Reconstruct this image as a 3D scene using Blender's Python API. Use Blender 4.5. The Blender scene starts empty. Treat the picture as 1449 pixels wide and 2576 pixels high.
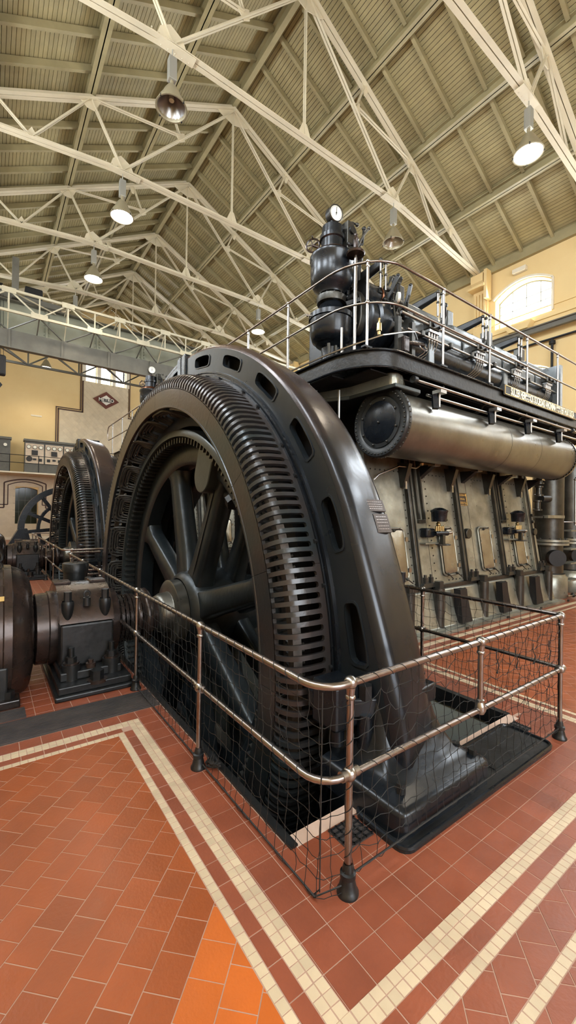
import bpy, math, random
from mathutils import Vector, Matrix
random.seed(7)
sin, cos, pi = math.sin, math.cos, math.pi
SC = bpy.context.scene
COL = SC.collection
# ------------------------------------------------------------------ camera
cd = bpy.data.cameras.new('camera'); cam = bpy.data.objects.new('camera', cd); COL.objects.link(cam)
cd.sensor_fit = 'HORIZONTAL'; cd.sensor_width = 36.0; cd.lens = 1037.16 / 1449 * 36.0
cd.clip_start = 0.05; cd.clip_end = 200
_Y = Vector((-754.5, 6.0, -1037.16)).normalized()          # hall length in camera space
_X = Vector((1425.5, -27.0, -1037.16)).normalized()        # engine length in camera space
_X = (_X - _Y * _X.dot(_Y)).normalized(); _Z = _X.cross(_Y)
M = Matrix((_X, _Y, _Z)).to_4x4(); M.translation = (0, 0, 1.7)
cam.matrix_world = M
SC.camera = cam
# ------------------------------------------------------------------ world, exposure
SC.view_settings.view_transform = 'Standard'; SC.view_settings.look = 'None'
SC.view_settings.gamma = 1.0; SC.view_settings.exposure = 0.0
SC.view_settings.use_curve_mapping = False
try:
    SC.cycles.use_denoising = True; SC.cycles.max_bounces = 8; SC.cycles.diffuse_bounces = 4; SC.cycles.glossy_bounces = 4
    SC.cycles.sample_clamp_indirect = 6.0; SC.cycles.caustics_reflective = False; SC.cycles.caustics_refractive = False
except Exception: pass
W = bpy.data.worlds.new('daylight'); SC.world = W; W.use_nodes = True
bg = W.node_tree.nodes['Background']; bg.inputs[0].default_value = (0.93, 0.97, 1.0, 1); bg.inputs[1].default_value = 9.0
XR, XW, XL, YF, YB, ZE, ZR = 6.05, 14.2, -2.1, 28.5, -9.0, 10.45, 14.6   # ridge, right wall, left wall, far wall, back wall, eave, ridge height
def area(name, loc, direction, sx, sy, power, col=(.82, .91, 1)):
    l = bpy.data.lights.new(name, 'AREA'); l.shape = 'RECTANGLE'; l.size = sx; l.size_y = sy; l.energy = power; l.color = col
    o = bpy.data.objects.new(name, l); COL.objects.link(o); o.location = loc
    o.rotation_euler = Vector(direction).to_track_quat('-Z', 'Y').to_euler()
    return o
# daylight entering by the tall windows (set just inside the panes)
for i, y in enumerate((-4.8, -.85, 2.83, 6.52, 10.2, 13.9, 17.6, 21.3)):
    area('daylight_right', (XW - .08, y, 8.85), (-1, 0, -.35), 1.7, 1.5, 200)
for i, y in enumerate((-4.5, -.85, 2.83, 6.52, 10.2, 17.6)):
    area('daylight_left', (XL + .08, y, 8.4), (1, 0, -.45), 1.7, 2.2, 270)
area('fill_back', (2.5, YB + .1, 5.0), (0, 1, -.1), 7.0, 5.5, 560)  # added fill from behind the camera, set at the unseen back window
area('daylight_far', (6.05, YF - .1, 10.4), (0, -1, -.3), 2.3, 1.2, 110)

# ------------------------------------------------------------------ helpers
ORG = {}
class MB:
    def __init__(s): s.v = []; s.f = []
    def poly(s, pts):
        n = len(s.v); s.v += [tuple(p) for p in pts]; s.f.append(tuple(range(n, n + len(pts)))); return s
    def mesh(s, vs, fs):
        n = len(s.v); s.v += [tuple(p) for p in vs]; s.f += [tuple(i + n for i in f) for f in fs]; return s
    def box(s, x0, x1, y0, y1, z0, z1):
        vs = [(x, y, z) for x in (x0, x1) for y in (y0, y1) for z in (z0, z1)]
        return s.mesh(vs, [(0, 1, 3, 2), (4, 6, 7, 5), (0, 4, 5, 1), (2, 3, 7, 6), (0, 2, 6, 4), (1, 5, 7, 3)])
    def bar(s, p0, p1, w, h, up=(0, 0, 1), off=(0, 0)):
        p0, p1 = Vector(p0), Vector(p1); d = (p1 - p0).normalized(); u = Vector(up)
        a = d.cross(u)
        if a.length < 1e-4: a = d.cross(Vector((1, 0, 0)))
        a.normalize(); b = a.cross(d).normalized()
        vs = []
        for p in (p0, p1):
            for i, j in ((-1, -1), (1, -1), (1, 1), (-1, 1)):
                vs.append(p + a * (i * w / 2 + off[0]) + b * (j * h / 2 + off[1]))
        return s.mesh(vs, [(3, 2, 1, 0), (4, 5, 6, 7), (0, 1, 5, 4), (1, 2, 6, 5), (2, 3, 7, 6), (3, 0, 4, 7)])
    def cyl(s, p0, p1, r0, r1=None, n=12, caps=True):
        r1 = r0 if r1 is None else r1
        p0, p1 = Vector(p0), Vector(p1); d = (p1 - p0).normalized()
        a = d.orthogonal().normalized(); b = d.cross(a); vs = []
        for p, r in ((p0, r0), (p1, r1)):
            for i in range(n):
                t = 2 * pi * i / n; vs.append(p + (a * cos(t) + b * sin(t)) * r)
        fs = [(i, (i + 1) % n, n + (i + 1) % n, n + i) for i in range(n)]
        if caps: fs += [tuple(range(n))[::-1], tuple(range(n, 2 * n))]
        return s.mesh(vs, fs)
    def lathe(s, prof, c, axis='X', n=48, a0=0.0, a1=360.0, closed=False):
        # prof: (t, r) along the axis; angle 0 is towards -Y (axis X), up is 90
        full = abs(a1 - a0) >= 359.9; m = n if full else n + 1; vs = []
        for i in range(m):
            a = math.radians(a0 + (a1 - a0) * i / n)
            for t, r in prof:
                if axis == 'X': vs.append((c[0] + t, c[1] - r * cos(a), c[2] + r * sin(a)))
                elif axis == 'Z': vs.append((c[0] + r * cos(a), c[1] + r * sin(a), c[2] + t))
                else: vs.append((c[0] + r * cos(a), c[1] + t, c[2] + r * sin(a)))
        k = len(prof); fs = []
        for i in range(n):
            j = (i + 1) % m
            for q in range(k if closed else k - 1):
                q2 = (q + 1) % k
                fs.append((i * k + q, j * k + q, j * k + q2, i * k + q2))
        if closed and not full:
            fs += [tuple(range(k)), tuple(n * k + q for q in range(k))[::-1]]
        return s.mesh(vs, fs)
    def tube(s, pts, r, n=6, closed=False):
        pts = [Vector(p) for p in pts]; N = len(pts); vs = []; prev = None
        for i, p in enumerate(pts):
            if closed: d = pts[(i + 1) % N] - pts[i - 1]
            else: d = pts[min(i + 1, N - 1)] - pts[max(i - 1, 0)]
            if d.length < 1e-7: d = Vector((0, 0, 1))
            d.normalize()
            a = d.orthogonal() if prev is None else prev - d * prev.dot(d)
            if a.length < 1e-5: a = d.orthogonal()
            a.normalize(); prev = a; b = d.cross(a)
            for k in range(n):
                t = 2 * pi * k / n; vs.append(p + (a * cos(t) + b * sin(t)) * r)
        fs = []
        for i in range(N if closed else N - 1):
            j = (i + 1) % N
            for k in range(n):
                k2 = (k + 1) % n; fs.append((i * n + k, i * n + k2, j * n + k2, j * n + k))
        if not closed: fs += [tuple(range(n))[::-1], tuple((N - 1) * n + k for k in range(n))]
        return s.mesh(vs, fs)
    def ball(s, c, r, n=10, m=6, sx=1, sy=1, sz=1):
        vs = [(c[0], c[1], c[2] + r * sz)]
        for i in range(1, m):
            t = pi * i / m
            for k in range(n):
                u = 2 * pi * k / n; vs.append((c[0] + r * sx * sin(t) * cos(u), c[1] + r * sy * sin(t) * sin(u), c[2] + r * sz * cos(t)))
        vs.append((c[0], c[1], c[2] - r * sz)); fs = []
        for k in range(n): fs.append((0, 1 + k, 1 + (k + 1) % n))
        for i in range(m - 2):
            for k in range(n):
                a = 1 + i * n + k; b = 1 + i * n + (k + 1) % n; fs.append((a, a + n, b + n, b))
        o = 1 + (m - 2) * n
        for k in range(n): fs.append((len(vs) - 1, o + (k + 1) % n, o + k))
        return s.mesh(vs, fs)
    def prism(s, pts, axis, a, b):
        # pts 2d; axis X -> (y,z), Y -> (x,z), Z -> (x,y)
        def q(p, t): return (t, p[0], p[1]) if axis == 'X' else (p[0], t, p[1]) if axis == 'Y' else (p[0], p[1], t)
        n = len(pts); vs = [q(p, a) for p in pts] + [q(p, b) for p in pts]
        fs = [tuple(range(n))[::-1], tuple(range(n, 2 * n))] + [(i, (i + 1) % n, n + (i + 1) % n, n + i) for i in range(n)]
        return s.mesh(vs, fs)
    def build(s, name, mat, parent=None, smooth=True, ang=47, kind=None, label=None, bevel=0, loc=None):
        me = bpy.data.meshes.new(name)
        o0 = Vector(ORG.get(parent.name, (0, 0, 0))) if parent else Vector((0, 0, 0))
        L = Vector(loc) if loc is not None else Vector((0, 0, 0))
        sub = o0 + (Vector(loc) - o0 if loc is not None else Vector((0, 0, 0)))
        me.from_pydata([tuple(Vector(v) - sub) for v in s.v], [], s.f)
        import bmesh
        bm = bmesh.new(); bm.from_mesh(me); bmesh.ops.recalc_face_normals(bm, faces=bm.faces); bm.to_mesh(me); bm.free()
        if mat: me.materials.append(mat)
        if smooth:
            me.shade_smooth()
            try: me.set_sharp_from_angle(angle=math.radians(ang))
            except Exception: pass
        o = bpy.data.objects.new(name, me); COL.objects.link(o)
        if parent: o.parent = parent; o.location = sub - o0
        elif loc is not None: o.location = loc
        ORG[o.name] = tuple(sub)
        if kind: o['kind'] = kind
        if label: o['label'] = label
        if bevel:
            b = o.modifiers.new('bevel', 'BEVEL'); b.width = bevel; b.segments = 2; b.limit_method = 'ANGLE'; b.angle_limit = math.radians(40)
        return o
def thing(name, label, cat, loc=(0, 0, 0), group=None):
    o = bpy.data.objects.new(name, None); COL.objects.link(o); o.location = loc; o.empty_display_size = .1
    ORG[o.name] = tuple(loc); o['label'] = label; o['category'] = cat
    if group: o['group'] = group
    return o
def tag(o, label, cat, group=None):
    o['label'] = label; o['category'] = cat
    if group: o['group'] = group
    return o
def clone(o, d=(0, 0, 0), label=None, parent=None, group=None):
    c = o.copy(); COL.objects.link(c)
    if parent is not None: c.parent = parent; c.matrix_parent_inverse = o.matrix_parent_inverse.copy()
    else: c.location = Vector(o.location) + Vector(d)
    if label: c['label'] = label
    if group: c['group'] = group
    for ch in list(KIDS.get(o.name, [])): clone(ch, parent=c)
    return c
KIDS = {}
def index_kids():
    KIDS.clear()
    for o in bpy.data.objects:
        if o.parent: KIDS.setdefault(o.parent.name, []).append(o)
def shift(o, d, parent, rotx=None):    # copy of a part moved along
    c = o.copy(); COL.objects.link(c); c.parent = parent; c.location = Vector(o.location) + Vector(d)
    for ch in [k for k in bpy.data.objects if k.parent == o]:
        e = ch.copy(); COL.objects.link(e); e.parent = c
    return c
# ------------------------------------------------------------------ materials
def mat(name, col, rough=.5, metal=0.0, var=0.0, vs=6.0, bump=0.0, bs=40.0, col2=None, spec=None, rv=0.0, coat=0.0):
    m = bpy.data.materials.new(name); m.use_nodes = True; nt = m.node_tree; b = nt.nodes['Principled BSDF']
    b.inputs['Base Color'].default_value = (*col, 1); b.inputs['Roughness'].default_value = rough; b.inputs['Metallic'].default_value = metal
    if coat:
        b.inputs['Coat Weight'].default_value = coat; b.inputs['Coat Roughness'].default_value = .12
    L = nt.links.new
    geo = nt.nodes.new('ShaderNodeNewGeometry')
    if var or col2 or rv:
        nz = nt.nodes.new('ShaderNodeTexNoise'); nz.inputs['Scale'].default_value = vs; nz.inputs['Detail'].default_value = 5; nz.inputs['Roughness'].default_value = .62
        L(geo.outputs['Position'], nz.inputs['Vector'])
        mp = nt.nodes.new('ShaderNodeMapRange'); mp.inputs[1].default_value = .35; mp.inputs[2].default_value = .68
        L(nz.outputs[0], mp.inputs[0])
        mx = nt.nodes.new('ShaderNodeMix'); mx.data_type = 'RGBA'
        c2 = col2 if col2 else tuple(max(0, c * (1 - var)) for c in col)
        mx.inputs[6].default_value = (*col, 1); mx.inputs[7].default_value = (*c2, 1)
        L(mp.outputs[0], mx.inputs[0]); L(mx.outputs[2], b.inputs['Base Color'])
        if rv:
            m2 = nt.nodes.new('ShaderNodeMapRange'); m2.inputs[3].default_value = max(.05, rough - rv); m2.inputs[4].default_value = min(1, rough + rv)
            n2 = nt.nodes.new('ShaderNodeTexNoise'); n2.inputs['Scale'].default_value = vs * 2.3; n2.inputs['Detail'].default_value = 4
            L(geo.outputs['Position'], n2.inputs['Vector']); L(n2.outputs[0], m2.inputs[0]); L(m2.outputs[0], b.inputs['Roughness'])
    if bump:
        nb = nt.nodes.new('ShaderNodeTexNoise'); nb.inputs['Scale'].default_value = bs; nb.inputs['Detail'].default_value = 3
        L(geo.outputs['Position'], nb.inputs['Vector'])
        bp = nt.nodes.new('ShaderNodeBump'); bp.inputs['Strength'].default_value = bump; bp.inputs['Distance'].default_value = .01
        L(nb.outputs[0], bp.inputs['Height']); L(bp.outputs[0], b.inputs['Normal'])
    return m
def topbrown(m, col, zlo, zhi):     # base colour turns browner with height, broken up by noise
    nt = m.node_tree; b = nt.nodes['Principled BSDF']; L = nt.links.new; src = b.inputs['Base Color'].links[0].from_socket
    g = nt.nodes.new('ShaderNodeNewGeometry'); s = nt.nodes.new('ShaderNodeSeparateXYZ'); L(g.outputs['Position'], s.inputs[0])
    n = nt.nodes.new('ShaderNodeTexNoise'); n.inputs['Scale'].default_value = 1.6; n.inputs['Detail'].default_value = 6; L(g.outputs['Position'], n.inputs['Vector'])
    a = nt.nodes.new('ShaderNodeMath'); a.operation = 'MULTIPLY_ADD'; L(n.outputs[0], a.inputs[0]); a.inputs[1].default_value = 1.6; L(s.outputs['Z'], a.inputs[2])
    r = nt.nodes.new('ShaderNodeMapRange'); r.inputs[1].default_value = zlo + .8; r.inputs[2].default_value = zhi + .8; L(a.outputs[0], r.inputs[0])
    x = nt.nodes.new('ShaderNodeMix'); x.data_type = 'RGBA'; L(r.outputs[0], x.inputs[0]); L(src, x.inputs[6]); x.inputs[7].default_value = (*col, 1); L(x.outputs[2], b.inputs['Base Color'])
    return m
def emit(name, col, s):
    m = bpy.data.materials.new(name); m.use_nodes = True; b = m.node_tree.nodes['Principled BSDF']
    b.inputs['Base Color'].default_value = (*col, 1); b.inputs['Emission Color'].default_value = (*col, 1); b.inputs['Emission Strength'].default_value = s
    return m
def tilemat(name, col, col2, rough, spread=.25):
    m = mat(name, col, rough, 0, vs=3.0, col2=col2, bump=.12, bs=60, rv=.12)
    nt = m.node_tree; b = nt.nodes['Principled BSDF']; L = nt.links.new
    src = b.inputs['Base Color'].links[0].from_socket
    g = nt.nodes.new('ShaderNodeNewGeometry'); oi = nt.nodes.new('ShaderNodeObjectInfo')
    ad = nt.nodes.new('ShaderNodeMath'); ad.operation = 'ADD'; L(g.outputs['Random Per Island'], ad.inputs[0]); L(oi.outputs['Random'], ad.inputs[1])
    fr = nt.nodes.new('ShaderNodeMath'); fr.operation = 'FRACT'; L(ad.outputs[0], fr.inputs[0])
    mr = nt.nodes.new('ShaderNodeMapRange'); mr.inputs[3].default_value = 1 - spread; mr.inputs[4].default_value = 1 + spread; L(fr.outputs[0], mr.inputs[0])
    hs = nt.nodes.new('ShaderNodeHueSaturation'); L(mr.outputs[0], hs.inputs['Value']); L(src, hs.inputs['Color']); L(hs.outputs[0], b.inputs['Base Color'])
    return m
MT = dict(
 black=mat('black_enamel', (.0095, .0125, .017), .27, .25, var=.35, vs=2.5, bump=.09, bs=14, rv=.1),
 blackr=mat('rough_black_casting', (.02, .021, .022), .38, .3, var=.5, vs=5, bump=.28, bs=22, rv=.12),
 grey=mat('olive_grey_enamel', (.046, .056, .057), .34, .4, var=.25, vs=3, bump=.1, bs=30, rv=.08),
 bars=mat('worn_frame_enamel', (.025, .034, .038), .28, .4, col2=(.05, .036, .032), vs=1.6, bump=.15, bs=30),
 dark=mat('sooty_iron', (.012, .012, .013), .55, .2, var=.4, vs=8),
 coil=mat('wound_coil_tape', (.065, .062, .056), .42, .2, var=.4, vs=15),
 steel=mat('polished_steel', (.38, .38, .375), .3, 1.0, col2=(.34, .31, .28), vs=8, rv=.06),
 rail=mat('brown_steel_pipe', (.33, .31, .30), .3, 1.0, col2=(.26, .20, .165), vs=5, rv=.08),
 engine=mat('oiled_steel_plate', (.33, .335, .285), .31, .55, col2=(.13, .126, .105), vs=2.2, bump=.15, bs=18, rv=.1),
 enginedk=mat('dark_steel_frame', (.075, .073, .065), .35, .7, var=.45, vs=5, bump=.2, bs=20),
 drum=mat('oiled_drum_plate', (.25, .24, .2), .31, .85, col2=(.14, .13, .112), vs=1.6, bump=.12, bs=12, rv=.1),
 brown=mat('brown_black_casting', (.06, .038, .030), .28, .45, col2=(.02, .017, .016), vs=4, bump=.1, bs=18, rv=.1),
 brass=mat('worn_brass', (.48, .37, .18), .3, 1.0, var=.3, vs=12),
 copper=mat('copper', (.38, .16, .09), .32, 1.0, var=.3, vs=9),
 truss=mat('cream_paint_steel', (.66, .59, .43), .5, 0, var=.12, vs=2),
 board=tilemat('olive_ceiling_board', (.39, .335, .175), (.33, .285, .15), .55, .08),
 purlin=mat('beam_paint', (.36, .31, .17), .5, 0, var=.2, vs=2),
 wall=mat('yellow_plaster', (.80, .62, .32), .85, 0, col2=(.76, .57, .28), vs=.8, bump=.08, bs=30),
 white=mat('cream_white_plaster', (.8, .74, .6), .7, 0, var=.08),
 crane=mat('crane_grey_green', (.3, .31, .24), .5, .1, var=.2, vs=1.5),
 cranedk=mat('crane_grey_dark', (.16, .155, .13), .5, .1, var=.3, vs=2),
 cranelt=mat('crane_lattice_paint', (.62, .57, .42), .5, 0, var=.15),
 cream=tilemat('cream_mosaic_glaze', (.60, .485, .33), (.50, .395, .27), .42, .09),
 bright=tilemat('bright_orange_tile', (.52, .125, .02), (.44, .11, .022), .33, .08),
 red=tilemat('red_clay_tile', (.27, .075, .037), (.21, .06, .031), .34, .1),
 orange=tilemat('orange_clay_tile', (.32, .078, .020), (.26, .066, .019), .33, .1),
 grout=mat('pinkish_grout', (.5, .3, .22), .8, 0, var=.3, vs=20),
 mat_=mat('ribbed_rubber', (.04, .036, .037), .42, 0, col2=(.075, .062, .058), vs=5),
 pink=mat('pinkish_stone_sill', (.62, .45, .36), .6, 0, var=.12),
 pitgrey=mat('grey_green_pit_paint', (.42, .46, .42), .4, 0, var=.15),
 cord=mat('black_net_cord', (.012, .011, .010), .7),
 zinc=mat('galvanised_box', (.42, .42, .38), .4, .6),
 bell=mat('cream_bell_reflector', (.33, .29, .19), .35, .4),
 glow=emit('lit_lamp_glass', (1.0, .87, .68), 14),
 lens=mat('dark_lamp_glass', (.32, .36, .31), .3, .2, col2=(.46, .5, .44), vs=9),
 sign=mat('sign_red_brown', (.14, .04, .027), .5), signw=mat('sign_white', (.85, .83, .76), .5), signb=mat('sign_black', (.02, .02, .02), .5),
 marble=mat('switchboard_marble', (.75, .62, .47), .4, var=.15), slate=mat('grey_slate', (.13, .13, .115), .5, var=.2),
 dial=mat('dial_face', (.85, .85, .74), .4), ink=mat('dark_brown_band', (.07, .035, .03), .6),
 stonet=tilemat('wall_tile_cream', (.68, .59, .43), (.6, .51, .36), .35, .06),
 glassdk=mat('dark_window_glass', (.03, .035, .02), .12, 0), brassplate=mat('brass_plate', (.62, .42, .16), .35, .9),
)
gl = bpy.data.materials.new('bright_window_glass'); gl.use_nodes = True; nt = gl.node_tree; nt.nodes.clear()
o_ = nt.nodes.new('ShaderNodeOutputMaterial'); t_ = nt.nodes.new('ShaderNodeBsdfTransparent'); g_ = nt.nodes.new('ShaderNodeBsdfGlossy'); g_.inputs['Roughness'].default_value = .05
x_ = nt.nodes.new('ShaderNodeMixShader'); x_.inputs[0].default_value = .06; nt.links.new(t_.outputs[0], x_.inputs[1]); nt.links.new(g_.outputs[0], x_.inputs[2]); nt.links.new(x_.outputs[0], o_.inputs[0])
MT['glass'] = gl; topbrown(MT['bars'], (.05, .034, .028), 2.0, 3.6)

# ================================================================== STRUCTURE
# ---- floor: grout bed with openings for two pits, tiles laid on it
PITS = [(1.30, 3.66, 1.75, 8.25), (1.30, 3.66, 9.35, 15.85)]
m = MB()
ys = [-9, 1.75, 8.25, 9.35, 15.85, 28.5]
for i in range(5):
    if i in (1, 3):
        m.box(-2.1, 1.30, ys[i], ys[i + 1], -.3, -.0016); m.box(3.66, 14.2, ys[i], ys[i + 1], -.3, -.0016)
    else: m.box(-2.1, 14.2, ys[i], ys[i + 1], -.3, -.0016)
# far floor uses a brick texture in the same material
gm = MT['grout']; nt = gm.node_tree; b = nt.nodes['Principled BSDF']; L = nt.links.new
geo = nt.nodes.new('ShaderNodeNewGeometry'); br = nt.nodes.new('ShaderNodeTexBrick'); mp = nt.nodes.new('ShaderNodeMapping')
mp.inputs['Rotation'].default_value = (0, 0, 0); L(geo.outputs['Position'], mp.inputs[0]); L(mp.outputs[0], br.inputs['Vector'])
br.offset = 0; br.inputs['Scale'].default_value = 1; br.inputs['Brick Width'].default_value = .137; br.inputs['Row Height'].default_value = .137; br.inputs['Mortar Size'].default_value = .003
br.inputs['Color1'].default_value = (.32, .10, .05, 1); br.inputs['Color2'].default_value = (.26, .085, .045, 1); br.inputs['Mortar'].default_value = (.5, .3, .22, 1)
sx = nt.nodes.new('ShaderNodeSeparateXYZ'); L(geo.outputs['Position'], sx.inputs[0])
gt = nt.nodes.new('ShaderNodeMath'); gt.operation = 'GREATER_THAN'; gt.inputs[1].default_value = 6.9; L(sx.outputs['Y'], gt.inputs[0])
g2 = nt.nodes.new('ShaderNodeMath'); g2.operation = 'GREATER_THAN'; g2.inputs[1].default_value = 9.8; L(sx.outputs['X'], g2.inputs[0])
mxx = nt.nodes.new('ShaderNodeMath'); mxx.operation = 'MAXIMUM'; g3 = nt.nodes.new('ShaderNodeMath'); g3.operation = 'LESS_THAN'; g3.inputs[1].default_value = .2; L(sx.outputs['Y'], g3.inputs[0]); g4 = nt.nodes.new('ShaderNodeMath'); g4.operation = 'MAXIMUM'; L(gt.outputs[0], g4.inputs[0]); L(g3.outputs[0], g4.inputs[1]); L(g4.outputs[0], mxx.inputs[0]); L(g2.outputs[0], mxx.inputs[1])
mx = nt.nodes.new('ShaderNodeMix'); mx.data_type = 'RGBA'; L(mxx.outputs[0], mx.inputs[0]); mx.inputs[6].default_value = (.42, .27, .20, 1); L(br.outputs[0], mx.inputs[7]); L(mx.outputs[2], b.inputs['Base Color'])
mr = nt.nodes.new('ShaderNodeMapRange'); mr.inputs[3].default_value = .8; mr.inputs[4].default_value = .35; L(mxx.outputs[0], mr.inputs[0]); L(mr.outputs[0], b.inputs['Roughness'])
floor = m.build('floor', MT['grout'], kind='structure', smooth=False)
def clip(poly, r):
    for ax, v, s in ((0, r[0], 1), (0, r[1], -1), (1, r[2], 1), (1, r[3], -1)):
        out = []
        for i in range(len(poly)):
            a, b = poly[i - 1], poly[i]; da = (a[ax] - v) * s; db = (b[ax] - v) * s
            if (da >= 0) != (db >= 0):
                t = da / (da - db); out.append((a[0] + (b[0] - a[0]) * t, a[1] + (b[1] - a[1]) * t))
            if db >= 0: out.append(b)
        poly = out
        if len(poly) < 3: return None
    ar = abs(sum(poly[i - 1][0] * poly[i][1] - poly[i][0] * poly[i - 1][1] for i in range(len(poly)))) / 2
    return poly if ar > 2e-5 else None
def proj(x, y, z=0):
    v = M.inverted() @ Vector((x, y, z))
    if v.z > -.1: return None
    return (724.5 + 1037.16 * v.x / -v.z, 1288 - 1037.16 * v.y / -v.z)
TILES = {'floor_tile': [], 'cream_tile': [], 'field_tile': []}
def addtile(kind, poly, mt):
    cx = sum(p[0] for p in poly) / len(poly); cy = sum(p[1] for p in poly) / len(poly)
    p = proj(cx, cy)
    if p is None or not (-700 < p[0] < 2900 and p[1] < 3900): return
    TILES[kind].append((math.hypot(cx, cy), cx, cy, poly, mt))
def square_region(r, size, kind, mt, ox, oy, holes=(), gap=.0024, jit=0.0, sy=None):
    sy = sy or size
    i0 = math.floor((r[0] - ox) / size); i1 = math.ceil((r[1] - ox) / size); j0 = math.floor((r[2] - oy) / sy); j1 = math.ceil((r[3] - oy) / sy)
    for i in range(i0, i1):
        for j in range(j0, j1):
            g = gap / 2; q = [random.uniform(-jit, jit) for _ in range(8)]
            x0, x1, y0, y1 = ox + i * size + g, ox + (i + 1) * size - g, oy + j * sy + g, oy + (j + 1) * sy - g
            pl = clip([(x0 + q[0], y0 + q[1]), (x1 + q[2], y0 + q[3]), (x1 + q[4], y1 + q[5]), (x0 + q[6], y1 + q[7])], (r[0] + g, r[1] - g, r[2] + g, r[3] - g))
            if not pl: continue
            cx = sum(p[0] for p in pl) / len(pl); cy = sum(p[1] for p in pl) / len(pl)
            if any(h[0] < cx < h[1] and h[2] < cy < h[3] for h in holes): continue
            addtile(kind, pl, mt)
def diag_region(r, kind, mt, s=.1397, gap=.0028, c0=-.81):
    # rows run along (1,1); row index from x-y, staggered by half a tile
    q2 = math.sqrt(2); R = max(abs(v) for v in r) * 2
    k0 = math.floor((r[0] - r[3] - c0) / (s * q2)) - 1; k1 = math.ceil((r[1] - r[2] - c0) / (s * q2)) + 1
    for k in range(k0, k1):
        u0 = (c0 + k * s * q2) / q2; off = (k % 2) * s / 2 + .05
        w0 = (r[0] + r[2]) / q2; w1 = (r[1] + r[3]) / q2
        for j in range(math.floor((w0 - off) / s) - 1, math.ceil((w1 - off) / s) + 1):
            g = gap / 2; a, b_, c, d = u0 + g, u0 + s - g, off + j * s + g, off + (j + 1) * s - g
            P = [((u + w) / q2, (w - u) / q2) for u, w in ((a, c), (b_, c), (b_, d), (a, d))]
            pl = clip(P, (r[0] + g, r[1] - g, r[2] + g, r[3] - g))
            if pl: addtile(kind, pl, MT['bright'] if r[1] < .83 and u0 * q2 > -.82 and (w_ := sum(p[1] for p in pl) / len(pl)) < 1.62 else mt)
FX, FY = 10.0, 6.9
REDM, CRM, ORM = MT['red'], MT['cream'], MT['orange']
pit_hole = [(1.24, 3.72, 1.66, 8.3), (-2.1, 1.24, 3.60, 3.98), (1.80, 3.33, 1.38, 1.8)]
c = .0435
def cream_v(x0, n, y0, y1): square_region((x0, x0 + n * c, y0, y1), c, 'cream_tile', CRM, x0, y0, gap=.0028, jit=.0009, sy=.046)
def cream_h(y0, n, x0, x1): square_region((x0, x1, y0, y0 + n * c), .046, 'cream_tile', CRM, x0, y0, gap=.0028, jit=.0009, sy=c)
square_region((1.025, 3.98, 1.0095, 1.72), .137, 'floor_tile', REDM, 1.030 - .137, 1.010, [pit_hole[2], (1.30, 3.72, 1.66, 9)])
square_region((1.025, 1.26, 1.72, 3.466), .137, 'floor_tile', REDM, .893, 1.010)
square_region((3.66, 3.98, 1.72, 3.55), .137, 'floor_tile', REDM, 3.66, 1.010)
square_region((-2.1, 1.26, 3.466, 3.60), .137, 'floor_tile', REDM, .893, 3.466)
square_region((-2.1, 1.26, 3.98, FY), .137, 'floor_tile', REDM, .893, 3.466)
square_region((3.98, FX, 3.365, 3.6), .137, 'floor_tile', REDM, .0, 3.28)
cream_v(.938, 2, 1.0095, 3.466); cream_v(.828, 1, .856, 3.31)
cream_h(3.379, 2, -2.1, .938); cream_h(3.27, 1, -2.1, .828)
cream_h(.926, 2, .938, 4.065); cream_h(.811, 1, .828, 4.17); cream_h(.626, 1, .872, 7); cream_h(.508, 1, .872, 7)
square_region((.872, .938, .87, 3.31), .066, 'floor_tile', REDM, .872, 1.010 - .137, sy=.137)
square_region((-2.1, .872, 3.315, 3.379), .137, 'floor_tile', REDM, .893, 3.3135, sy=.0655)
square_region((.872, 4.13, .8545, .926), .137, 'floor_tile', REDM, .893, .8545, sy=.0715)
cream_v(3.978, 2, 1.0095, 3.36); cream_v(4.13, 1, .856, 3.18)
cream_h(3.28, 2, 4.065, FX); cream_h(3.14, 1, 4.1735, FX)
square_region((4.065, 4.13, .926, 3.28), .066, 'floor_tile', REDM, 4.065, 1.010, sy=.137)
square_region((4.13, FX, 3.183, 3.28), .137, 'floor_tile', REDM, 4.13, 3.183, sy=.097)
diag_region((-2.1, .828, .25, 3.27), 'field_tile', ORM)
diag_region((.872, 7, .6695, .811), 'field_tile', REDM)
diag_region((.872, 7, .5515, .626), 'field_tile', REDM); diag_region((.872, 7, .2, .508), 'field_tile', REDM)
diag_region((4.1735, FX, .9, 3.14), 'field_tile', ORM)
def tile_geo(m, poly, z0=-.004, z1=0.0, ch=.0012):
    n = len(poly); cx = sum(p[0] for p in poly) / n; cy = sum(p[1] for p in poly) / n
    dz = random.uniform(-.0006, .0004); vs = []
    for k, (x, y) in enumerate(poly): vs.append((x, y, z0))
    for k, (x, y) in enumerate(poly):
        d = math.hypot(x - cx, y - cy) or 1; vs.append((x - (x - cx) / d * ch * 1.4, y - (y - cy) / d * ch * 1.4, z1 + dz))
    m.mesh(vs, [tuple(range(n, 2 * n))] + [(i, (i + 1) % n, n + (i + 1) % n, n + i) for i in range(n)])
for kind, lst in TILES.items():
    lst.sort(key=lambda t: t[0])
    for t in lst[:300]:
        q = MB(); tile_geo(q, t[3]); q.build(kind, t[4], floor, smooth=False, loc=(t[1], t[2], 0))
    rest = {}
    for t in lst[300:]: rest.setdefault(t[4].name, (t[4], []))[1].append(t)
    for mm, ts in rest.values():
        q = MB()
        for t in ts: tile_geo(q, t[3])
        q.build(kind, mm, floor, smooth=False, kind='stuff')
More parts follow.
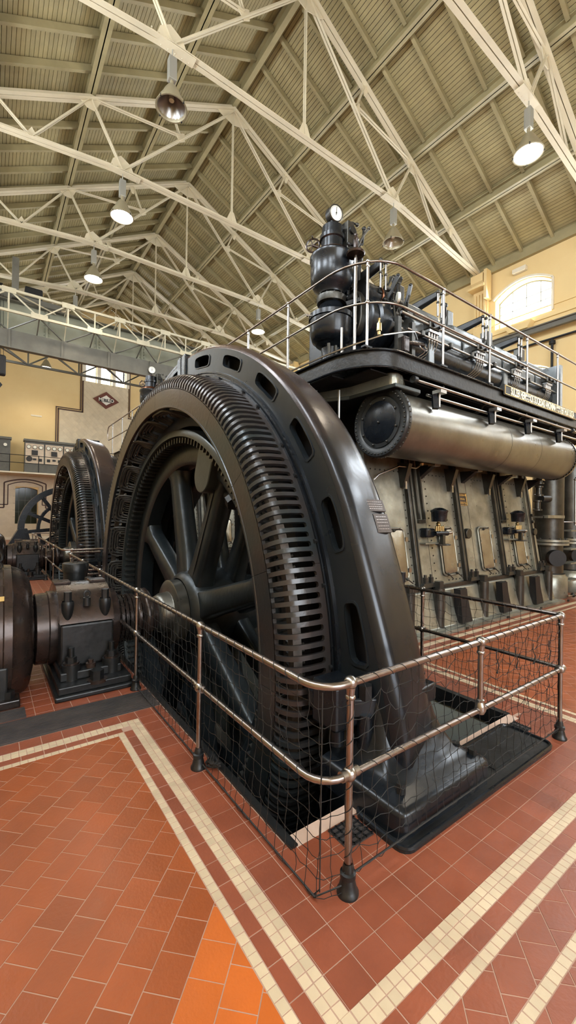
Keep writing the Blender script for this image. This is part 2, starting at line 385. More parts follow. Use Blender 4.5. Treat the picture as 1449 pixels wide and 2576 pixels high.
# pit linings (part of the setting)
for pi_, (x0, x1, y0, y1) in enumerate(PITS):
    m = MB(); m.box(x0 - .15, x0, y0, y1, -4.0, -.05); m.box(x0 - .15, x1 + .15, y1, y1 + .15, -4.0, -.02); m.box(x0 - .15, x1 + .15, y0 - .15, y0, -4, -.3)
    m.box(x0 - .15, x1 + .15, y0 - .15, y1 + .15, -4.15, -4.0); m.build('pit_lining', MT['dark'], floor, smooth=False)
    m = MB(); m.box(x1 - .012, x1 + .15, y0, y1, -4.0, -.13); m.build('pit_wall_plate', MT['pitgrey'], floor, smooth=False)
    m = MB(); m.box(x1 - .03, x1 + .03, y0, y1, -.13, .003); m.box(x0 - .035, x0 + .01, y0 - .08, y1, -.05, .012); m.build('pit_edge_iron', MT['blackr'], floor, smooth=False)
    m = MB(); m.box(x0, x1, y0 - .085, y0 - .0, -.3, .002); m.build('pit_sill', MT['pink'], floor, smooth=False)

# ---- walls with arched openings
def wall_open(name, axis, pos, a0, a1, zb, topf, holes, mt, depth, inward):
    """axis 'X': wall in plane x=pos running along y ; axis 'Y': plane y=pos running along x. holes: (a, w, z0, zspring, rise)"""
    m = MB(); cuts = {a0, a1, XR} if axis == 'Y' else {a0, a1}
    def P(a, z, d=0): return (pos + d, a, z) if axis == 'X' else (a, pos + d, z)
    def top(h, a):
        a_, w, z0, zs, r = h; t = (a - a_) / (w / 2); return zs + r * (1 - t * t) if r else zs
    for h in holes:
        for k in range(13): cuts.add(round(h[0] - h[1] / 2 + h[1] * k / 12, 5))
    cs = sorted(v for v in cuts if a0 <= v <= a1)
    for u, v in zip(cs, cs[1:]):
        mid = (u + v) / 2; hs = sorted([h for h in holes if abs(mid - h[0]) < h[1] / 2], key=lambda h: h[2])
        lu, lv = zb, zb
        for h in hs:
            m.poly([P(u, lu), P(v, lv), P(v, h[2]), P(u, h[2])]); lu, lv = top(h, u), top(h, v)
        m.poly([P(u, lu), P(v, lv), P(v, topf(v)), P(u, topf(u))])
    for h in holes:   # reveals
        a_, w, z0, zs, r = h; pts = [(a_ - w / 2, z0)] + [(a_ - w / 2 + w * k / 12, top(h, a_ - w / 2 + w * k / 12)) for k in range(13)] + [(a_ + w / 2, z0)]
        for i in range(len(pts)):
            p, q = pts[i - 1], pts[i]; m.poly([P(*p), P(*q), P(*q, depth * -inward), P(*p, depth * -inward)])
    return m.build(name, mt, kind='structure', smooth=False)
def window(n, axis, pos, h, depth, inward, frame, nv, nh, pane='glass', lab=None):
    a_, w, z0, zs, r = h
    def P(a, z, d=0): return (pos + d, a, z) if axis == 'X' else (a, pos + d, z)
    def top(a): t = (a - a_) / (w / 2); return zs + r * (1 - t * t)
    d = -inward * depth * .7; fw = .05; m = MB()
    out = [(a_ - w / 2, z0)] + [(a_ - w / 2 + w * k / 12, top(a_ - w / 2 + w * k / 12)) for k in range(13)] + [(a_ + w / 2, z0)]
    for i in range(len(out)):
        p, q = out[i - 1], out[i]
        if (p[0] - q[0]) ** 2 + (p[1] - q[1]) ** 2 < 1e-6: continue
        m.bar(P(*p, d), P(*q, d), fw, fw)
    root = m.build('window_%d' % n, frame, kind='structure', smooth=False)
    def mun(p, q): MB().bar(P(*p, d), P(*q, d), .018, .018).build('muntin', frame, root, smooth=False)
    for k in range(1, nv):
        a = a_ - w / 2 + w * k / nv; mun((a, z0), (a, top(a)))
    for k in range(1, nh):
        z = z0 + (zs - z0 + r * .5) * k / nh; mun((a_ - w / 2, z), (a_ + w / 2, z))
    for i in range(nv):
        for j in range(nh):
            u0, u1 = a_ - w / 2 + w * i / nv, a_ - w / 2 + w * (i + 1) / nv
            za = z0 + (zs - z0 + r * .5) * j / nh; zb_ = z0 + (zs - z0 + r * .5) * (j + 1) / nh
            if j == nh - 1: pts = [P(u0, za, d), P(u1, za, d), P(u1, top(u1), d), P((u0 + u1) / 2, top((u0 + u1) / 2), d), P(u0, top(u0), d)]
            else: pts = [P(u0, za, d), P(u1, za, d), P(u1, zb_, d), P(u0, zb_, d)]
            MB().poly(pts).build('pane', MT[pane], root, smooth=False)
    return root
wn = 1
YW = [-4.8, -.85, 2.83, 6.52, 10.2, 13.88, 17.56, 21.24, 24.92]
upR = [(y, 1.78, 8.22, 9.2, .36) for y in YW]; loR = [(y, 1.95, 4.6, 6.35, .36) for y in YW]
wall_open('wall_right', 'X', XW, YB, YF, 0, lambda a: 10.58, upR + loR, MT['wall'], .45, -1)
for h in (upR[3], upR[4], loR[3], upR[2], loR[2], loR[4], upR[5], upR[1], upR[0], upR[6], upR[7], upR[8], loR[0], loR[1], loR[5], loR[6], loR[7], loR[8]):
    window(wn, 'X', XW, h, .45, -1, MT['crane'], 4, 4); wn += 1
upL = [(y, 1.8, 7.2, 9.2, .36) for y in YW]
wall_open('wall_left', 'X', XL, YB, YF, 0, lambda a: 10.58, upL, MT['wall'], .45, 1)
for h in upL: window(wn, 'X', XL, h, .45, 1, MT['crane'], 3, 3); wn += 1
roofz = lambda a: 14.9 - abs(a - XR) * .53
bk = [(2.5, 7.0, 2.2, 7.2, .8)]
wall_open('wall_back', 'Y', YB, XL, XW, 0, roofz, bk, MT['wall'], .4, 1)
window(wn, 'Y', YB, bk[0], .4, 1, MT['crane'], 4, 4); wn += 1
farh = [(5.165, .64, 9.9, 11.13, .0), (6.06, .64, 9.9, 11.13, .0), (6.955, .64, 9.9, 11.13, .0), (1.75, 1.22, .9, 2.9, .14)]
wall_open('wall_far', 'Y', YF, XL, XW, 0, roofz, farh, MT['wall'], .35, -1)
for h in farh[:3]: window(wn, 'Y', YF, h, .35, -1, MT['crane'], 3, 4); wn += 1
door = window(wn, 'Y', YF, farh[3], .35, -1, MT['slate'], 4, 3, pane='glassdk'); wn += 1
# dark room behind the ground-floor window
MB().box(1.1, 2.4, YF + .4, YF + .6, .8, 3.2).build('trim_1', MT['dark'], kind='structure', smooth=False)
# ================================================================== ROOF
SL = .53
def LZ(x, o=0.0): return 14.55 - SL * abs(x - XR) + o          # line on top of the rafters
MB().box(XL - .3, XW + .3, YB - .3, YF + .3, 15.3, 15.4).build('ceiling', MT['board'], kind='structure', smooth=False)
ceil = bpy.data.objects['ceiling']
nrm = math.hypot(1, SL); PB = .098; nb = int(9.6 / PB)
q = MB(); q.box(-.0435, .0435, YB, YF, 0, .02); me_b = None
for side in (1, -1):
    for k in range(96):
        s0 = (k + .5) * PB; x = XR + side * s0 / nrm; z = LZ(x, .34)
        if me_b is None:
            b = q.build('ceiling_board', MT['board'], ceil, smooth=False); me_b = b.data
        else:
            b = bpy.data.objects.new('ceiling_board', me_b); COL.objects.link(b); b.parent = ceil
        b.location = (x, 0, z); b.rotation_euler = (0, math.atan(SL) * side, 0)
# dark backing above the board gaps
m = MB()
for side in (1, -1):
    m.poly([(XR, YB, LZ(XR, .37)), (XR, YF, LZ(XR, .37)), (XR + side * 8.6, YF, LZ(XR + side * 8.6, .37)), (XR + side * 8.6, YB, LZ(XR + side * 8.6, .37))])
m.build('roof_skin', MT['dark'], ceil, smooth=False)
PX = [0, 2.04, 4.08, 6.12, 8.12]
# purlins (I-beams along the hall)
for side in (1, -1):
    for k, d in enumerate(PX):
        if d == 0 and side < 0: continue
        x = XR + side * d; z = LZ(x) + (.0 if d else -.05); m = MB()
        if d == 0: m.box(x - .07, x + .07, YB, YF, z - .05, z - .025); m.box(x - .02, x + .02, YB, YF, z - .03, z + .3); m.box(x - .1, x + .1, YB, YF, z + .27, z + .3)
        elif k == 4: m.box(x - .1, x + .1, YB, YF, z - .02, z + .3)
        else: m.box(x - .1, x + .1, YB, YF, z - .03, z - .005); m.box(x - .012, x + .012, YB, YF, z - .03, z + .25); m.box(x - .1, x + .1, YB, YF, z + .22, z + .25)
        m.build('purlin', MT['purlin'], ceil, smooth=False)
# sloping joists between purlins
jm = {}
for side in (1, -1):
    for s in range(4):
        xa, xb = XR + side * (PX[s] + .06), XR + side * (PX[s + 1] - .06)
        for j in range(31):
            y = .51 + (j - .5) * .92
            if y > YF - .2: continue
            key = (side, s)
            if key not in jm:
                m = MB(); m.bar((xa, 0, LZ(xa, .235)), (xb, 0, LZ(xb, .235)), .06, .15, up=(0, 0, 1)); m.bar((xa, 0, LZ(xa, .15)), (xb, 0, LZ(xb, .15)), .085, .02)
                o = m.build('joist', MT['purlin'], ceil, smooth=False); jm[key] = o.data
            else:
                o = bpy.data.objects.new('joist', jm[key]); COL.objects.link(o); o.parent = ceil
            o.location = (0, y, 0)
# ---- trusses
TY = [4.19 + 3.68 * i for i in range(-1, 7)]
NL, NR, CZ = 2.77, 9.33, 10.82
def member(root, name, p0, p1, w, mt=None, t=.012, gap=.02, flat=False):
    """pair of angle irons"""
    p0, p1 = Vector(p0), Vector(p1); m = MB()
    d = (p1 - p0).normalized(); n = Vector((0, 1, 0)); a = d.cross(n).normalized()
    if a.z < 0: a = -a
    for sg in (-1, 1):
        yy = sg * (gap / 2 + t / 2)
        m.bar(p0 + n * yy, p1 + n * yy, t, w, up=a)
        yc = sg * (gap / 2 + t + w * .36)
        off = -a * (w / 2 - t / 2)
        m.bar(p0 + n * yc + off, p1 + n * yc + off, w * .72, t, up=a)
    return m.build(name, mt or MT['truss'], root, smooth=False)
def gusset(root, pts, y, mt=None, rivets=()):
    g = MB().prism(pts, 'Y', y - .008, y + .008).build('gusset_plate', mt or MT['truss'], root, smooth=False)
    return g
def make_truss(y):
    r = thing('roof_truss', 'x', 'truss', (XR, y, CZ))
    rz = lambda x: LZ(x, -.1)
    member(r, 'rafter', (XR, y, rz(XR)), (XW - .05, y, rz(XW - .05)), .135); member(r, 'rafter', (XR, y, rz(XR)), (XL + .05, y, rz(XL + .05)), .135)
    member(r, 'bottom_chord', (NL, y, CZ), (NR, y, CZ), .115)
    member(r, 'bottom_chord', (NR, y, CZ), (XW - .15, y, 10.26), .115); member(r, 'bottom_chord', (NL, y, CZ), (XL + .15, y, 10.26), .115)
    member(r, 'king_post', (XR, y, rz(XR) - .2), (XR, y, CZ), .042)
    for s in (1, -1):
        N = XR + s * 3.28; P1, P2, P3 = [XR + s * d for d in PX[1:4]]
        zc = lambda x: CZ - (CZ - 10.26) * max(0, abs(x - XR) - 3.28) / 4.72
        G = (XR + s * 1.72, (rz(XR) + CZ) / 2 - .02)
        member(r, 'diagonal', (XR, y, rz(XR) - .12), (N, y, CZ), .058)
        for a, b, w in (((P1, rz(P1)), G, .042), (G, (P2, rz(P2)), .042), ((P2, rz(P2)), (N, CZ), .052), ((P2, rz(P2)), (XR + s * 5.35, zc(XR + s * 5.35)), .042), ((XR + s * 5.35, zc(XR + s * 5.35)), (P3, rz(P3)), .042)):
            member(r, 'web_strut', (a[0], y, a[1]), (b[0], y, b[1]), w)
        for px_, ww in ((P1, .13), (P2, .3), (P3, .13)):
            z = rz(px_); gusset(r, [(px_ - ww, z + SL * s * ww), (px_ + ww, z - SL * s * ww), (px_ + ww * .3, z - .3), (px_ - ww * .3, z - .3)], y)
        gusset(r, [(N - .33, CZ - .05), (N + .33, CZ - .05 - (.04 if s > 0 else 0)), (N + .2, CZ + .22), (N - .05, CZ + .36), (N - .25, CZ + .2)], y)
        gusset(r, [(G[0] - .15, G[1] - .02), (G[0] + .13, G[1] + .13), (G[0] + .15, G[1] - .1), (G[0], G[1] - .2)], y)
        gusset(r, [(XR + s * 5.2, zc(XR + s * 5.2)), (XR + s * 5.5, zc(XR + s * 5.5)), (XR + s * 5.35, zc(XR + s * 5.35) + .24)], y)
        m = MB()     # rivets at the node splice
        for i in range(7):
            for j in (-.035, .035): m.ball((N - .42 + i * .14, y - .045, CZ + j - .02), .016, 6, 4)
        for i in range(6): m.ball((N - .35 + i * .14, y + .05, CZ - .085), .016, 6, 4)
        m.build('rivet_row', MT['truss'], r, kind='stuff')
        x0 = N - .45; MB().box(x0, x0 + .9, y - .1, y + .1, CZ - .09, CZ - .075).build('splice_plate', MT['truss'], r, smooth=False)
    gusset(r, [(XR - .62, rz(XR) - .3), (XR, rz(XR)), (XR + .62, rz(XR) - .3), (XR + .45, rz(XR) - .42), (XR, rz(XR) - .55), (XR - .45, rz(XR) - .42)], y)
    gusset(r, [(XR - .2, CZ), (XR + .2, CZ), (XR + .06, CZ + .34), (XR - .06, CZ + .34)], y)
    return r
trs = make_truss(TY[2])
index_kids()
TL = ['cream riveted roof truss directly above the camera, mostly out of frame', 'cream riveted roof truss crossing the upper right corner, nearest whole one on that side',
      'cream riveted roof truss whose tie beam passes above the big engine', 'second cream roof truss behind the engine one, its peak left of the frame centre', 'third cream roof truss behind the engine one, over the nearest lit left lamp',
      'cream roof truss over the second generator', 'cream roof truss just in front of the crane bridge', 'farthest cream roof truss, partly hidden by the crane bridge']
trs['label'] = TL[2]
for i, y in enumerate(TY):
    if i != 2: clone(trs, (0, y - TY[2], 0), TL[i])
# ---- lamps
def lamp_body(N, y, lit, label):
    r = thing('high_bay_lamp', label, 'lamp', (N, y, CZ - .08), 'high bay lamps hung from the roof trusses')
    z = CZ - .1
    m = MB().tube([(N, y, z), (N, y, z - .1), (N, y + .02, z - .14), (N, y, z - .17)], .012, 6).build('hook', MT['zinc'], r)
    m = MB().box(N - .075, N + .075, y - .07, y + .07, z - .62, z - .18)
    for k in range(4): m.box(N - .08, N - .075 + .155, y - .055 + k * .032, y - .045 + k * .032, z - .6, z - .2)
    m.build('ballast_box', MT['zinc'], r, smooth=False, bevel=.008)
    MB().cyl((N, y, z - .62), (N, y, z - .72), .035, n=10).build('lamp_holder', MT['bell'], r)
    pr_ = [(-.70, .045), (-.74, .09), (-.82, .14), (-.92, .185), (-1.03, .25), (-1.14, .29), (-1.145, .305), (-1.16, .305), (-1.16, .28), (-1.03, .235), (-.92, .17), (-.8, .12)]
    MB().lathe(pr_, (N, y, z), 'Z', 28).build('reflector', MT['bell'], r)
    if not lit:
        MB().cyl((N, y, z - .8), (N, y, z - 1.0), .05, n=12).build('lamp_tube', MT['signw'], r); MB().lathe([(-.80, .02), (-.82, .10), (-.92, .155), (-1.03, .22), (-1.13, .275)], (N, y, z), 'Z', 24).build('inner_mirror', MT['steel'], r)
    MB().lathe([(-1.125, 0.001), (-1.148, .12), (-1.145, .283)], (N, y, z), 'Z', 28).build('lens', MT['glow'] if lit else MT['glass'], r)
    m = MB()
    for k in range(4): a = k * pi / 2 + .5; m.box(N + .295 * cos(a) - .012, N + .295 * cos(a) + .012, y + .295 * sin(a) - .012, y + .295 * sin(a) + .012, z - 1.175, z - 1.13)
    m.build('lens_clip', MT['signb'], r, smooth=False, kind='stuff')
    if lit:
        l = bpy.data.lights.new('lamp_light', 'SPOT'); l.energy = 260; l.spot_size = 2.3; l.spot_blend = .6; l.color = (1, .86, .68); l.shadow_soft_size = .2
        o = bpy.data.objects.new('lamp_light', l); COL.objects.link(o); o.location = (N, y, z - 1.19)
    return r
LS = [(NR, 1, 1, 'lit high bay lamp at the upper right, nearest glowing one'), (NL, 2, 0, 'unlit high bay lamp, big grey glass at the upper left, nearest of all'),
      (NR, 2, 0, 'unlit high bay lamp beside the gauge on top of the big engine'), (NL, 3, 1, 'lit high bay lamp in the left half, nearest glowing one there'),
      (NR, 4, 1, 'lit high bay lamp just above the platform handrail of the big engine'), (NL, 4, 1, 'second lit high bay lamp in the left half, behind the nearest glowing one'),
      (NL, 5, 0, 'unlit high bay lamp hanging against the crane lattice'), (NL - .3, 7, 1, 'small lit high bay lamp seen below the crane bridge')]
for N, i, lit, lab in LS: lamp_body(N, TY[i], lit, lab)
# ---- right wall dressing: pilasters with brackets, cornice, string course
for k, y in enumerate(TY[1:]):
    m = MB(); m.box(XW - .16, XW, y - .26, y + .26, 7.9, 10.2); m.build('trim_%d' % (10 + k), MT['wall'], kind='structure', smooth=False)
    p = bpy.data.objects['trim_%d' % (10 + k)]
    MB().prism([(XW, 9.6), (XW - .42, 9.95), (XW - .42, 10.22), (XW - .3, 10.22), (XW - .3, 10.32), (XW, 10.32)], 'Y', y - .22, y + .22).build('corbel', MT['wall'], p, smooth=False)
    MB().box(XW - .5, XW, y - .3, y + .3, 9.72, 9.8).build('moulding', MT['wall'], p, smooth=False)
    m = MB()
    for j in range(4): m.box(XW - .2 - .012, XW, y - .2 + j * .11, y - .14 + j * .11, 8.5, 9.6)
    m.build('fluting', MT['wall'], p, smooth=False)
    MB().box(XW - .42, XW - .1, y - .36, y - .26, 9.3, 10.3).build('end_plate', MT['wall'], p, smooth=False)
MB().box(XW - .07, XW, YB, YF, 8.02, 8.16).build('trim_20', MT['wall'], kind='structure', smooth=False)
MB().box(XW - .05, XW, YB, YF, 8.36, 8.4).build('trim_21', MT['wall'], kind='structure', smooth=False)
MB().box(XW - .1, XW, YB, YF, 10.3, 10.42).build('trim_22', MT['white'], kind='structure', smooth=False)
for k, h in enumerate(upR):       # pale surrounds
    a_, w, z0, zs, r = h; pts = [(a_ - w / 2 - .05, z0)] + [(a_ + (w + .1) * (j / 12 - .5), zs + .05 + r * (1 - (2 * j / 12 - 1) ** 2)) for j in range(13)]
    m = MB()
    for p, q in zip(pts, pts[1:]): m.bar((XW - .03, *p), (XW - .03, *q), .06, .1, up=(1, 0, 0))
    m.build('trim_%d' % (30 + k), MT['white'], kind='structure', smooth=False)
for k, y in enumerate((6.52, 10.2, 2.83)):
    MB().prism([(y - .42, 8.05), (y + .42, 8.05), (y + .3, 7.82), (y - .3, 7.82)], 'X', XW - .3, XW).build('trim_%d' % (40 + k), MT['wall'], kind='structure', smooth=False)
t = thing('wall_light', 'small white box light on the yellow wall above the bright window', 'light', (XW, 6.55, 9.85))
MB().box(XW - .16, XW, 6.35, 6.78, 9.83, 9.97).build('housing', MT['white'], t, smooth=False, bevel=.01); MB().box(XW - .14, XW - .02, 6.38, 6.75, 9.818, 9.83).build('diffuser', MT['signw'], t, smooth=False)
# crane runway on the right wall
t = thing('crane_runway', 'dark steel crane rail beam running along the yellow right wall', 'beam', (XW - .3, 9, 7.45))
MB().box(XW - .42, XW - .3, YB, YF, 7.52, 7.66).box(XW - .5, XW - .2, YB, YF, 7.66, 7.69).build('rail_beam', MT['cranedk'], t, smooth=False)
MB().tube([(XW - .12, YB, 7.28), (XW - .12, YF, 7.28)], .035, 8).build('conduit', MT['dark'], t)
m = MB()
for y in TY: m.prism([(XW, 7.1), (XW - .45, 7.5), (XW, 7.5)], 'Y', y - .1, y + .1)
m.build('bracket', MT['wall'], t, smooth=False)
t = thing('drain_pipe', 'thin dark vertical pipe on the yellow wall right of the engine platform', 'pipe', (XW - .15, 5.95, 0))
MB().tube([(XW - .12, 5.55, 7.25), (XW - .12, 5.55, 3.0)], .04, 8).build('pipe_run', MT['dark'], t)
MB().cyl((XW - .12, 5.55, 7.2), (XW - .12, 5.55, 7.1), .09, n=10).build('flange', MT['dark'], t)
# ---- far wall dressing
def band(pts, w, mt, y=YF - .02, name='trim_50'):
    m = MB()
    for p, q in zip(pts, pts[1:]):
        x0, x1 = sorted((p[0], q[0])); z0, z1 = sorted((p[1], q[1])); m.box(x0 - w / 2, x1 + w / 2, y - .015, y + .02, z0 - w / 2, z1 + w / 2)
    return m.build(name, mt, kind='structure', smooth=False)
bxs = ((3.3, 4.66, 7.35, 8.7), )
# tiled tower clad in diagonal tiles (relief tiles, a few hundred)
tw = MB().box(3.42, 8.72, YF - .03, YF, 3.7, 7.85).box(4.74, 7.42, YF - .03, YF, 7.85, 9.86).build('trim_51', MT['stonet'], kind='structure', smooth=False)
tl = []
s = .255; q2 = math.sqrt(2)
for i in range(-60, 90):
    for j in range(-60, 90):
        cx, cz = 3.4 + (i - j) * s / q2, 3.7 + (i + j) * s / q2
        sq = [(cx, cz - s / q2 + .006), (cx + s / q2 - .006, cz), (cx, cz + s / q2 - .006), (cx - s / q2 + .006, cz)]
        for rr in ((3.42, 8.72, 3.7, 7.85), (4.74, 7.42, 7.85, 9.86)):
            pl = clip(sq, rr)
            if pl: tl.append(pl)
q = MB()
for pl in tl[300:]: q.prism(pl, 'Y', YF - .036, YF - .028)
if tl[300:]: q.build('wall_tile', MT['stonet'], tw, smooth=False, kind='stuff')
for pl in tl[:300]:
    cx = sum(p[0] for p in pl) / len(pl); cz = sum(p[1] for p in pl) / len(pl)
    MB().prism(pl, 'Y', YF - .036, YF - .028).build('wall_tile', MT['stonet'], tw, smooth=False, loc=(cx, YF - .03, cz))
pth = [(3.35, 3.7), (3.35, 7.9), (4.68, 7.9), (4.68, 11.3)]
for o_, w in ((0, .07), (-.11, .05)):
    P = [(a[0] + o_, a[1] - (o_ if 0 < i < 3 else 0)) for i, a in enumerate(pth)]
    band(P, w, MT['ink'], name='trim_52'); band([(2 * XR - a[0], a[1]) for a in P], w, MT['ink'], name='trim_53')
band([(4.74, 9.82), (7.4, 9.82)], .05, MT['ink'], name='trim_54')
for k, x in enumerate((4.74, 5.61, 6.51, 7.38)): MB().box(x - .1, x + .1, YF - .1, YF, 9.86, 11.3).build('trim_%d' % (60 + k), MT['white'], kind='structure', smooth=False)
# lower cream storey under the gallery
low = MB().box(XL, 1.1, YF - .04, YF, 0, 3.72).box(2.4, XW, YF - .04, YF, 0, 3.72).box(1.1, 2.4, YF - .04, YF, 0, .88).box(1.1, 2.4, YF - .04, YF, 3.06, 3.72).build('trim_55', MT['stonet'], kind='structure', smooth=False)
for i in range(26):
    for j in range(9):
        x, z = -2.1 + i * .42, .1 + j * .4
        if 1.05 < x + .2 < 2.45 and .7 < z < 3.1: continue
        MB().box(x + .004, x + .414, YF - .048, YF - .04, z + .004, z + .394).build('wall_tile', MT['stonet'], low, smooth=False)
MB().box(XL, XW, YF - .12, YF, 3.70, 3.80).build('trim_56', MT['white'], kind='structure', smooth=False)
MB().box(XL, XW, YF - .07, YF, 0, .16).build('baseboard_far', MT['white'], kind='structure', smooth=False)
for o_, w, nm in ((.24, .05, 'trim_57'), (.42, .07, 'trim_58')):
    pts = [(1.75 - .61 - o_ - .4, 2.25 - o_), (1.75 - .61 - o_, 2.25 - o_), (1.75 - .61 - o_, 3.0 + o_ * .6)] + [(1.75 + (1.22 + 2 * o_) * (k / 10 - .5), 2.95 + o_ * .75 + .22 * (1 - (k / 5 - 1) ** 2)) for k in range(11)] + [(1.75 + .61 + o_, 2.25 - o_), (1.75 + .61 + o_ + .4, 2.25 - o_)]
    m = MB()
    for p, q in zip(pts, pts[1:]): m.bar((p[0], YF - .055, p[1]), (q[0], YF - .055, q[1]), .02, w, up=(0, 0, 1)) if abs(p[0] - q[0]) > 1e-4 else m.box(p[0] - w / 2, p[0] + w / 2, YF - .065, YF - .045, min(p[1], q[1]), max(p[1], q[1]))
    m.build(nm, MT['ink'], kind='structure', smooth=False)
# text helper
def text(s, size, mt, parent, loc, rot, name='lettering', ext=.004, sx=1.0, al='CENTER', bold=0.0):
    c_ = bpy.data.curves.new(name, 'FONT'); c_.body = s; c_.size = size; c_.extrude = ext; c_.align_x = al; c_.align_y = 'CENTER'; c_.offset = bold
    tmp = bpy.data.objects.new('tmp', c_); COL.objects.link(tmp); bpy.context.view_layer.update()
    me = bpy.data.meshes.new_from_object(tmp.evaluated_get(bpy.context.evaluated_depsgraph_get())); bpy.data.objects.remove(tmp)
    me.name = name; me.materials.clear(); me.materials.append(mt); me.transform(Matrix.Diagonal((sx, 1, 1, 1)))
    o = bpy.data.objects.new(name, me); COL.objects.link(o); o.rotation_euler = rot
    org = Vector(ORG.get(parent.name, (0, 0, 0))); o.parent = parent; o.location = Vector(loc) - org
    return o
t = thing('metro_sign', 'red-brown diamond sign with white border and METRO lettering on the tiled wall', 'sign', (XR, YF - .04, 8.85))
t.name = 'diamond_sign'; ORG['diamond_sign'] = (XR, YF - .04, 8.85)
dm = lambda w, h: [(XR - w, 8.85), (XR, 8.85 - h), (XR + w, 8.85), (XR, 8.85 + h)]
MB().prism(dm(.78, .55), 'Y', YF - .1, YF - .04).build('board', MT['sign'], t, smooth=False)
MB().prism(dm(.46, .32), 'Y', YF - .11, YF - .1).build('inner_diamond', MT['signw'], t, smooth=False)
MB().box(XR - .42, XR + .42, YF - .125, YF - .11, 8.73, 8.97).build('name_panel', MT['signb'], t, smooth=False)
text('METRO', .29, MT['signw'], t, (XR, YF - .13, 8.85), (pi / 2, 0, 0), sx=.98, bold=.006)
# switchboards on the gallery
def board_panel(x0, x1, label, n, light=True):
    t = thing('switchboard', label, 'control panel', (x0, YF - 1.0, 3.82)); y = YF - .9
    MB().box(x0, x1, y, y + .5, 3.82, 5.62).build('cabinet', MT['slate'], t, smooth=False)
    MB().prism([(y - .12, 5.62), (y + .5, 5.62), (y + .5, 5.74), (y - .08, 5.74)], 'X', x0 - .05, x1 + .05).build('cornice', MT['slate'], t, smooth=False)
    w = (x1 - x0) / n
    for i in range(n):
        a = x0 + i * w + .04; b_ = a + w - .08
        if light: MB().box(a, b_, y - .03, y, 4.38, 5.5).build('marble_panel', MT['marble'], t, smooth=False)
        for k in range(3):
            cx = a + (b_ - a) * (k + .5) / 3
            for row in ((5.3,) if light else (5.3, 4.95, 4.6)):
                g = MB().cyl((cx, y - .09, row), (cx, y - .02, row), .11, n=16).build('meter', MT['slate'], t)
                MB().cyl((cx, y - .095, row), (cx, y - .09, row), .085, n=16).build('dial', MT['dial'], g)
                if not light: break
        if light:
            MB().box((a + b_) / 2 - .15, (a + b_) / 2 + .15, y - .1, y - .02, 4.85, 5.12).build('recorder', MT['signb'], t, smooth=False)
            for k in (-.28, 0, .28): MB().box((a + b_) / 2 + k - .08, (a + b_) / 2 + k + .08, y - .08, y - .02, 4.5 + (k == 0) * .06, 4.66).build('switch', MT['signb'], t, smooth=False)
            if i == 0: MB().cyl((a + .18, y - .12, 4.62), (a + .18, y - .02, 4.62), .15, n=18).build('handwheel', MT['signb'], t)
    return t
board_panel(1.62, 5.5, 'long switchboard with cream marble panels and round meters on the gallery', 4)
board_panel(-1.6, .95, 'dark slate switchboard with white meters at the left edge of the gallery', 2, False)
t = thing('gallery_railing', 'thin dark railing along the gallery in front of the switchboards', 'railing', (XL, YF - 1.6, 3.78))
for z in (4.2, 4.62): MB().tube([(XL, YF - 1.6, z + .1), (9, YF - 1.6, z + .1)], .018, 5).build('rail', MT['dark'], t)
for k in range(9): MB().box(-1.8 + k * 1.35 - .02, -1.8 + k * 1.35 + .02, YF - 1.62, YF - 1.58, 3.78, 4.75).build('post', MT['dark'], t, smooth=False)
MB().box(XL, XW, YF - 1.7, YF, 3.72, 3.8).build('gallery_floor', MT['white'], kind='structure', smooth=False).name = 'trim_59'
# vertical panel lines / small plaque on the yellow wall
tag(MB().box(1.95, 2.5, YF - .03, YF, 7.25, 7.33).build('plaque', MT['white'], smooth=False), 'tiny pale plaque on the yellow end wall left of the tiled panel', 'plaque')

# ================================================================== CRANE BRIDGE
t = thing('crane_bridge', 'grey-green overhead crane bridge with plate girder and cream lattice walkway', 'crane', (XR, 17.4, 7.4))
y = 17.5
for i in range(9):
    x0, x1 = XL + .3 + i * 1.72, XL + .3 + (i + 1) * 1.72; MB().box(x0 + .004, x1 - .004, y, y + .03, 7.95, 9.0).build('web_plate', MT['crane'], t, smooth=False)
    MB().box(x0 - .03, x0 + .03, y - .08, y, 7.95, 9.0).build('stiffener', MT['crane'], t, smooth=False)
    m = MB()
    for k in range(9):
        for sx_ in (-.08, .08): m.ball((x0 + sx_, y - .01, 8.0 + k * .12), .018, 6, 4)
    m.build('rivet_row', MT['crane'], t, kind='stuff')
MB().box(XL + .3, XW - .4, y - .2, y + .23, 9.0, 9.05).build('top_flange', MT['cranedk'], t, smooth=False)
MB().box(XL + .3, XW - .4, y - .22, y + .25, 7.9, 7.95).build('mid_flange', MT['cranedk'], t, smooth=False)
MB().box(XL + .3, XW - .4, 17.1, 17.13, 7.3, 7.9).build('lower_girder', MT['cranedk'], t, smooth=False)  # unlit tone of this lower strip put into a darker grey
MB().box(XL + .3, XW - .4, 17.02, 17.25, 7.26, 7.3).build('bottom_flange', MT['cranedk'], t, smooth=False)
for i in range(10): x0 = XL + 1 + i * 1.6; MB().box(x0 - .03, x0 + .03, 17.05, 17.1, 7.3, 7.9).build('stiffener', MT['cranedk'], t, smooth=False)
yl = 16.5
for z, w in ((9.0, .08), (8.3, .08)): MB().box(XL + .4, XW - .4, yl - .04, yl + .04, z - w / 2, z + w / 2).build('lattice_chord', MT['cranelt'], t, smooth=False)
